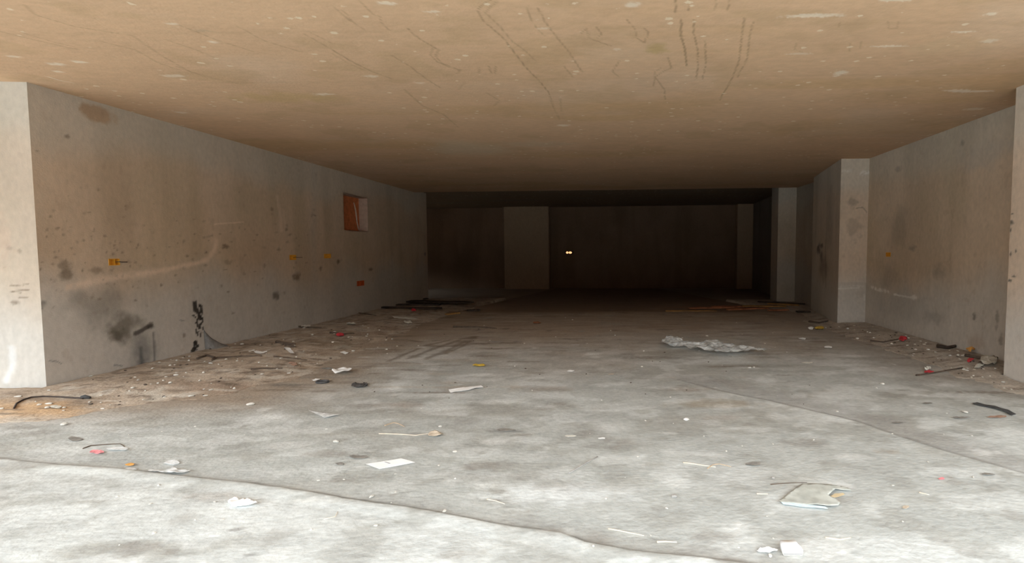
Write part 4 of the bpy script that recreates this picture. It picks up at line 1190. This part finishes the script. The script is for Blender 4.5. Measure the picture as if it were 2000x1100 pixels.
# sticks, straws and roots
stick('stick', [(1111, 925), (1138, 909), (1167, 892.5)], 0.005, M_STONE_GR, 'straight grey stick lying in mid foreground', 'stick', .8)
stick('twig', [(1334, 904), (1355, 906), (1375, 909), (1398, 912)], 0.0045, M_STRAW, 'longer dry twig of the crossed pair, right of centre', 'twig')
stick('twig', [(1382, 915), (1392, 908), (1405, 906), (1428, 911.5)], 0.004, M_TWIG, 'shorter dry twig of the crossed pair, right of centre', 'twig')
stick('twig', [(751, 832), (760, 828.5), (769, 826), (778, 828), (790, 834)], 0.0045, M_TWIG, 'bent tan twig above the long straw', 'twig')
stick('straw', [(740, 848), (775, 849), (812, 851.5), (835, 848), (855, 846)], 0.004, M_STRAW, 'long pale straw reaching the beige paper', 'straw')
stick('straw', [(951, 976), (968, 978.5), (986, 984.5)], 0.0035, M_STRAW, 'short curved pale straw behind the front joint', 'straw')
stick('straw', [(1283, 1059.5), (1300, 1058), (1322, 1059)], 0.005, M_STRAW, 'short pale straw by the front joint, right of centre', 'straw')
stick('straw', [(1188, 1033), (1222, 1039), (1258, 1046)], 0.004, M_STRAW, 'slanting pale straw behind the front joint', 'straw')
stick('straw', [(1612, 1051), (1640, 1055), (1662, 1051)], 0.004, M_STRAW, 'pale straw with a dark tip below the torn wrapper', 'straw')
stick('straw', [(1795, 964), (1815, 968)], 0.004, M_STRAW, 'short yellowish straw right of the torn wrapper', 'straw')
stick('straw', [(633, 1020), (655, 1015), (660, 1005)], 0.0028, M_STRAW, 'thin curled straw on the front slab', 'straw')
stick('straw', [(1478, 965), (1500, 965.5)], 0.004, M_STRAW, 'short yellowish straw left of the torn wrapper', 'straw')
stick('stick', [(162, 877), (178, 871), (205, 869.5), (235, 868), (243, 873)], 0.0045, M_DARKTWIG, 'dark bent stick behind the pink scrap', 'stick')
stick('stick', [(1505, 947), (1545, 944), (1576, 943.5)], 0.003, M_DARKTWIG, 'thin dark stick along the back of the torn wrapper', 'stick')
stick('root', [(386, 712), (405, 706.5), (420, 710), (414, 714.5), (425, 709.5), (450, 708), (482, 706.5), (512, 705.5)], 0.014, M_DARKTWIG, 'long dark root in the soil in front of the cement heap', 'root')
stick('root', [(490, 731), (520, 727.5), (552, 724.5)], 0.012, M_DARKTWIG, 'dark root nearest the camera in the left soil drift', 'root')
stick('root', [(535, 707), (565, 707), (600, 706.5)], 0.010, M_DARKTWIG, 'thin straight dark root behind the nearest one', 'root')
stick('root', [(540, 679), (560, 681), (577, 682)], 0.02, M_DARKTWIG, 'thick dark root short of the white oblong scrap', 'root')
stick('root', [(558, 686), (572, 687), (578, 688)], 0.018, M_DARKTWIG, 'stubby dark root touching the white oblong scrap', 'root')
stick('root', [(645, 658), (668, 660.5), (692, 657)], 0.016, M_DARKTWIG, 'dark root just behind the half buried red scrap', 'root')
stick('root', [(580, 646.5), (605, 647.5), (628, 647)], 0.016, M_DARKTWIG, 'dark root under the left wall short of the black boards', 'root')
stick('root', [(670, 618.5), (700, 618), (735, 623)], 0.018, M_DARKTWIG, 'dark root lying just short of the black boards', 'root')
stick('root', [(885, 640), (930, 640), (970, 643)], 0.018, M_DARKTWIG, 'dark stick alone in the middle distance', 'root')
stick('root', [(1830, 687), (1850, 690), (1878, 683)], 0.03, M_BOARD_DK, 'dark splintered stick against the right wall', 'root')
stick('root', [(1700, 668), (1725, 671), (1757, 668.5)], 0.014, M_DARKTWIG, 'dark stick leading to the farthest red scrap', 'root')
stick('root', [(1790, 735), (1805, 733), (1880, 722)], 0.012, M_DARKTWIG, 'dark stick between the nearest red scrap and the sack', 'root')
stick('root', [(1885, 705), (1920, 712), (1958, 709)], 0.02, M_DARKTWIG, 'dark stick along the right wall behind the sack', 'root')
stick('root', [(1580, 630), (1600, 633), (1617, 631)], 0.02, M_DARKTWIG, 'dark stick at the side of the wide pier', 'root')

# cement heap against the left wall
hx, hy = F(398, 692)
hx = WL_A[0] + (hy - WL_A[1]) * (WL_B[0] - WL_A[0]) / (WL_B[1] - WL_A[1]) + 0.01
verts, faces = [], []
nr, na = 12, 20
for i in range(nr + 1):
    for k in range(na):
        t = i / nr; th = math.pi * (k / (na - 1)) - math.pi / 2
        rad = (0.06 + 0.24 * (0.5 + 0.5 * math.sin(th))) * t ** 1.2 * (1 + 0.15 * math.sin(3 * th + 1) * t)
        xx = hx + rad * math.cos(th) * 0.8; yy = hy + rad * math.sin(th) * 1.3 + 0.1 * t
        zz = ground(xx, yy) - 0.01 + 0.30 * (1 - t) ** 1.9 + 0.015 * (float(vn(xx * 20, yy * 20, 3)) - .5) * t * (1 - t) * 4
        verts.append((xx - hx, yy - hy, zz))
for i in range(nr):
    for k in range(na - 1):
        a = i * na + k; faces.append((a, a + na, a + na + 1, a + 1))
n0 = len(verts)
verts += [(-0.012, v[1], v[2]) for v in [verts[i * na] for i in range(nr + 1)]] + [(-0.012, v[1], v[2]) for v in [verts[i * na + na - 1] for i in range(nr + 1)]]
o = link_mesh('cement_heap', verts, faces, M_CEMENT); o.location = (hx, hy, 0)
tag(o, 'pointed grey heap of hardened cement against the left wall below the tar', 'cement heap')


# boards
def board(p0, p1, w, t, m, label, cat, group=None, lift=0.0, twist=0.0):
    (x0, y0), (x1, y1) = F(*p0), F(*p1)
    Ld = math.hypot(x1 - x0, y1 - y0)
    n = 8
    bm = bmesh.new()
    rr = random.Random(int(p0[0] * 3 + p1[0]))
    rings = []
    gz = max(ground(x0, y0), ground(x1, y1), ground((x0 + x1) / 2, (y0 + y1) / 2))
    for i in range(n + 1):
        s = (i / n - 0.5) * Ld
        ww = w * (1 + rr.uniform(-.12, .12)) * (0.7 if i in (0, n) else 1)
        dy = rr.uniform(-.1, .1) * w; zz = rr.uniform(0, 0.15) * t + twist * (i / n)
        rings.append([bm.verts.new((s, dy - ww / 2, zz)), bm.verts.new((s, dy + ww / 2, zz)), bm.verts.new((s, dy + ww / 2, zz + t)), bm.verts.new((s, dy - ww / 2, zz + t))])
    for a, b in zip(rings[:-1], rings[1:]):
        for k in range(4): bm.faces.new((a[k], a[(k + 1) % 4], b[(k + 1) % 4], b[k]))
    bm.faces.new(rings[0][::-1]); bm.faces.new(rings[-1])
    o = link_bm('board', bm, m)
    o.location = ((x0 + x1) / 2, (y0 + y1) / 2, gz + lift); o.rotation_euler = (0, 0, math.atan2(y1 - y0, x1 - x0))
    return tag(o, label, cat, group)


GB = 'black boards at the far end of the left wall'
for i, (a, b, w, l, lab) in enumerate([
    ((786, 594), (922, 597.5), 0.34, 0.03, 'broadest black board, rearmost of the pile at the left wall end'),
    ((766, 600), (860, 599), 0.16, 0.0, 'black board second from the rear of the pile at the left wall end'),
    ((752, 605), (862, 606), 0.15, 0.0, 'black board in the middle of the pile at the left wall end'),
    ((736, 606.5), (800, 609), 0.13, 0.0, 'short black board at the left tip of the pile'),
    ((780, 608.5), (852, 611), 0.10, 0.0, 'narrow black board, frontmost of the pile at the left wall end'),
    ((912, 608), (938, 607.5), 0.16, 0.0, 'stray short black board right of the pile'),
    ((804, 588.5), (836, 586.5), 0.12, 0.0, 'thin black board leaning out past the left wall corner')]):
    board(a, b, w, 0.035, M_BOARD_DK, lab, 'board', GB, l)
for i, (a, b, w, m, lab) in enumerate([
    ((1345, 601), (1440, 599), 0.14, M_BOARD_RED, 'reddish board, left front of the timber by the farther pier'),
    ((1390, 598), (1470, 597), 0.13, M_BOARD_RED, 'reddish board, rear of the timber by the farther pier'),
    ((1420, 604), (1500, 601), 0.15, M_BOARD_RED, 'reddish board, middle front of the timber by the farther pier'),
    ((1450, 599.5), (1535, 600), 0.14, M_BOARD_OCHRE, 'ochre board, middle of the timber by the farther pier'),
    ((1500, 596), (1560, 599.5), 0.14, M_BOARD_OCHRE, 'ochre board right under the farther pier'),
    ((1500, 606), (1540, 605), 0.12, M_BOARD_RED, 'short reddish board, right front of the timber by the farther pier'),
    ((1480, 592.5), (1572, 597.5), 0.10, M_BOARD_DK, 'dark board along the foot of the farther pier'),
    ((1300, 606), (1400, 606.5), 0.12, M_BOARD_OCHRE, 'ochre board farthest out in the floor from the farther pier'),
    ((1555, 611.5), (1583, 612), 0.14, M_BOARD_DK, 'dark board poking out from behind the wide pier')]):
    board(a, b, w, 0.03, m, lab, 'board', 'timber lying by the farther pier')
board((871, 616), (897, 613), 0.1, 0.03, M_BOARD_OCHRE, 'short brown board in front of the black boards', 'board')

# ------------------------------------------------------------------ stones and crumbs
def stone_mesh(seed):
    r = random.Random(seed)
    bm = bmesh.new(); bmesh.ops.create_icosphere(bm, subdivisions=2, radius=1)
    off = Vector((r.uniform(0, 50), r.uniform(0, 50), 0))
    for v in bm.verts:
        k = 1 + 0.5 * (float(vn(v.co.x * 1.7 + off.x, v.co.y * 1.7 + v.co.z * 1.3 + off.y, seed)) - 0.5)
        v.co = v.co * k; v.co.z *= 0.6
    me = bpy.data.meshes.new('stone'); bm.to_mesh(me); bm.free()
    return me


STONES = {}
for key, m in (('pale', M_STONE), ('grey', M_STONE_GR), ('dark', M_STONE_DK)):
    STONES[key] = []
    for s in range(4):
        me = stone_mesh(s + 10 * len(STONES)); me.materials.append(m); STONES[key].append(me)


def put_stone(x, y, r, key, rnd, name, label, cat, group):
    o = bpy.data.objects.new(name, rnd.choice(STONES[key]))
    o.location = (x, y, ground(x, y) + r * 0.38)
    s = r * rnd.uniform(.8, 1.15)
    o.scale = (s * rnd.uniform(.8, 1.6), s * rnd.uniform(.7, 1.2), s * rnd.uniform(.7, 1.1))
    o.rotation_euler = (0, 0, rnd.uniform(0, 6.28))
    C.objects.link(o)
    return tag(o, label, cat, group)


rnd = random.Random(77)
for (px, py, r, key, lab) in [(125, 830, .026, 'pale', 'white stone alone on the left foreground floor'), (656, 864, .02, 'pale', 'white pebble with a chip, left of centre'),
                              (868, 1000, .011, 'pale', 'whitish pebble in the front joint right of centre'), (726, 972, .016, 'pale', 'whitish pebble just behind the front joint'),
                              (1317, 970, .02, 'grey', 'flat grey stone in the right foreground'), (1885, 807, .022, 'pale', 'round white stone short of the black strap'),
                              (860, 834, .014, 'pale', 'white pebble beyond the beige paper'), (1724, 751, .02, 'pale', 'white pebble in front of the right wall drift'),
                              (490, 790, .022, 'pale', 'pair-like white pebble at the near edge of the left drift'), (1510, 934, .012, 'grey', 'small grey stone left of the torn wrapper')]:
    x, y = F(px, py)
    put_stone(x, y, r, key, rnd, 'pebble', lab, 'pebble', None)


def inside_room(x, y):
    if y > 5.1 and x < WL_A[0] + (y - WL_A[1]) * 0.0172 + 0.06: return False
    if x > 4.25 and y < 5.8: return False
    if x > 4.8: return False
    if x > 4.2 and 9.8 < y < 12.6: return False
    return True


def scatter(n, region, key, rr, name, label, cat, group, need_soil):
    k = 0; tries = 0
    while k < n and tries < 20000:
        tries += 1
        px = rnd.uniform(region[0], region[2]); py = rnd.uniform(region[1], region[3])
        x, y = F(px, py)
        if not inside_room(x, y) or y > 13: continue
        sh = float(soil_h(x, y))
        if need_soil and sh < 0.004: continue
        if need_soil is False and sh > 0: continue
        put_stone(x, y, rnd.uniform(*rr) * (0.6 + 0.06 * y), key, rnd, name, label, cat, group); k += 1


scatter(95, (0, 640, 760, 810), 'pale', (.008, .02), 'pebble', 'pale pebble in the soil along the left wall', 'pebble', 'pale pebbles in the soil along the left wall', True)
scatter(45, (150, 640, 800, 800), 'dark', (.006, .016), 'clod', 'dark clod of earth in the soil along the left wall', 'clod', 'dark clods in the soil along the left wall', True)
scatter(55, (1560, 625, 1990, 770), 'pale', (.008, .022), 'pebble', 'pale pebble in the soil along the right wall', 'pebble', 'pale pebbles in the soil along the right wall', True)
scatter(32, (1560, 620, 1960, 760), 'dark', (.006, .016), 'clod', 'dark clod of earth in the soil along the right wall', 'clod', 'dark clods in the soil along the right wall', True)
scatter(70, (30, 690, 1980, 1090), 'pale', (.005, .012), 'crumb', 'tiny pale crumb of mortar on the open floor', 'crumb', 'mortar crumbs on the open floor', False)
scatter(28, (700, 625, 1600, 800), 'dark', (.005, .012), 'clod', 'dark clod of earth on the open floor', 'clod', 'dark clods on the open floor', False)
scatter(35, (700, 615, 1620, 720), 'pale', (.006, .015), 'pebble', 'small pale pebble far out on the open floor', 'pebble', 'pale pebbles far out on the open floor', False)
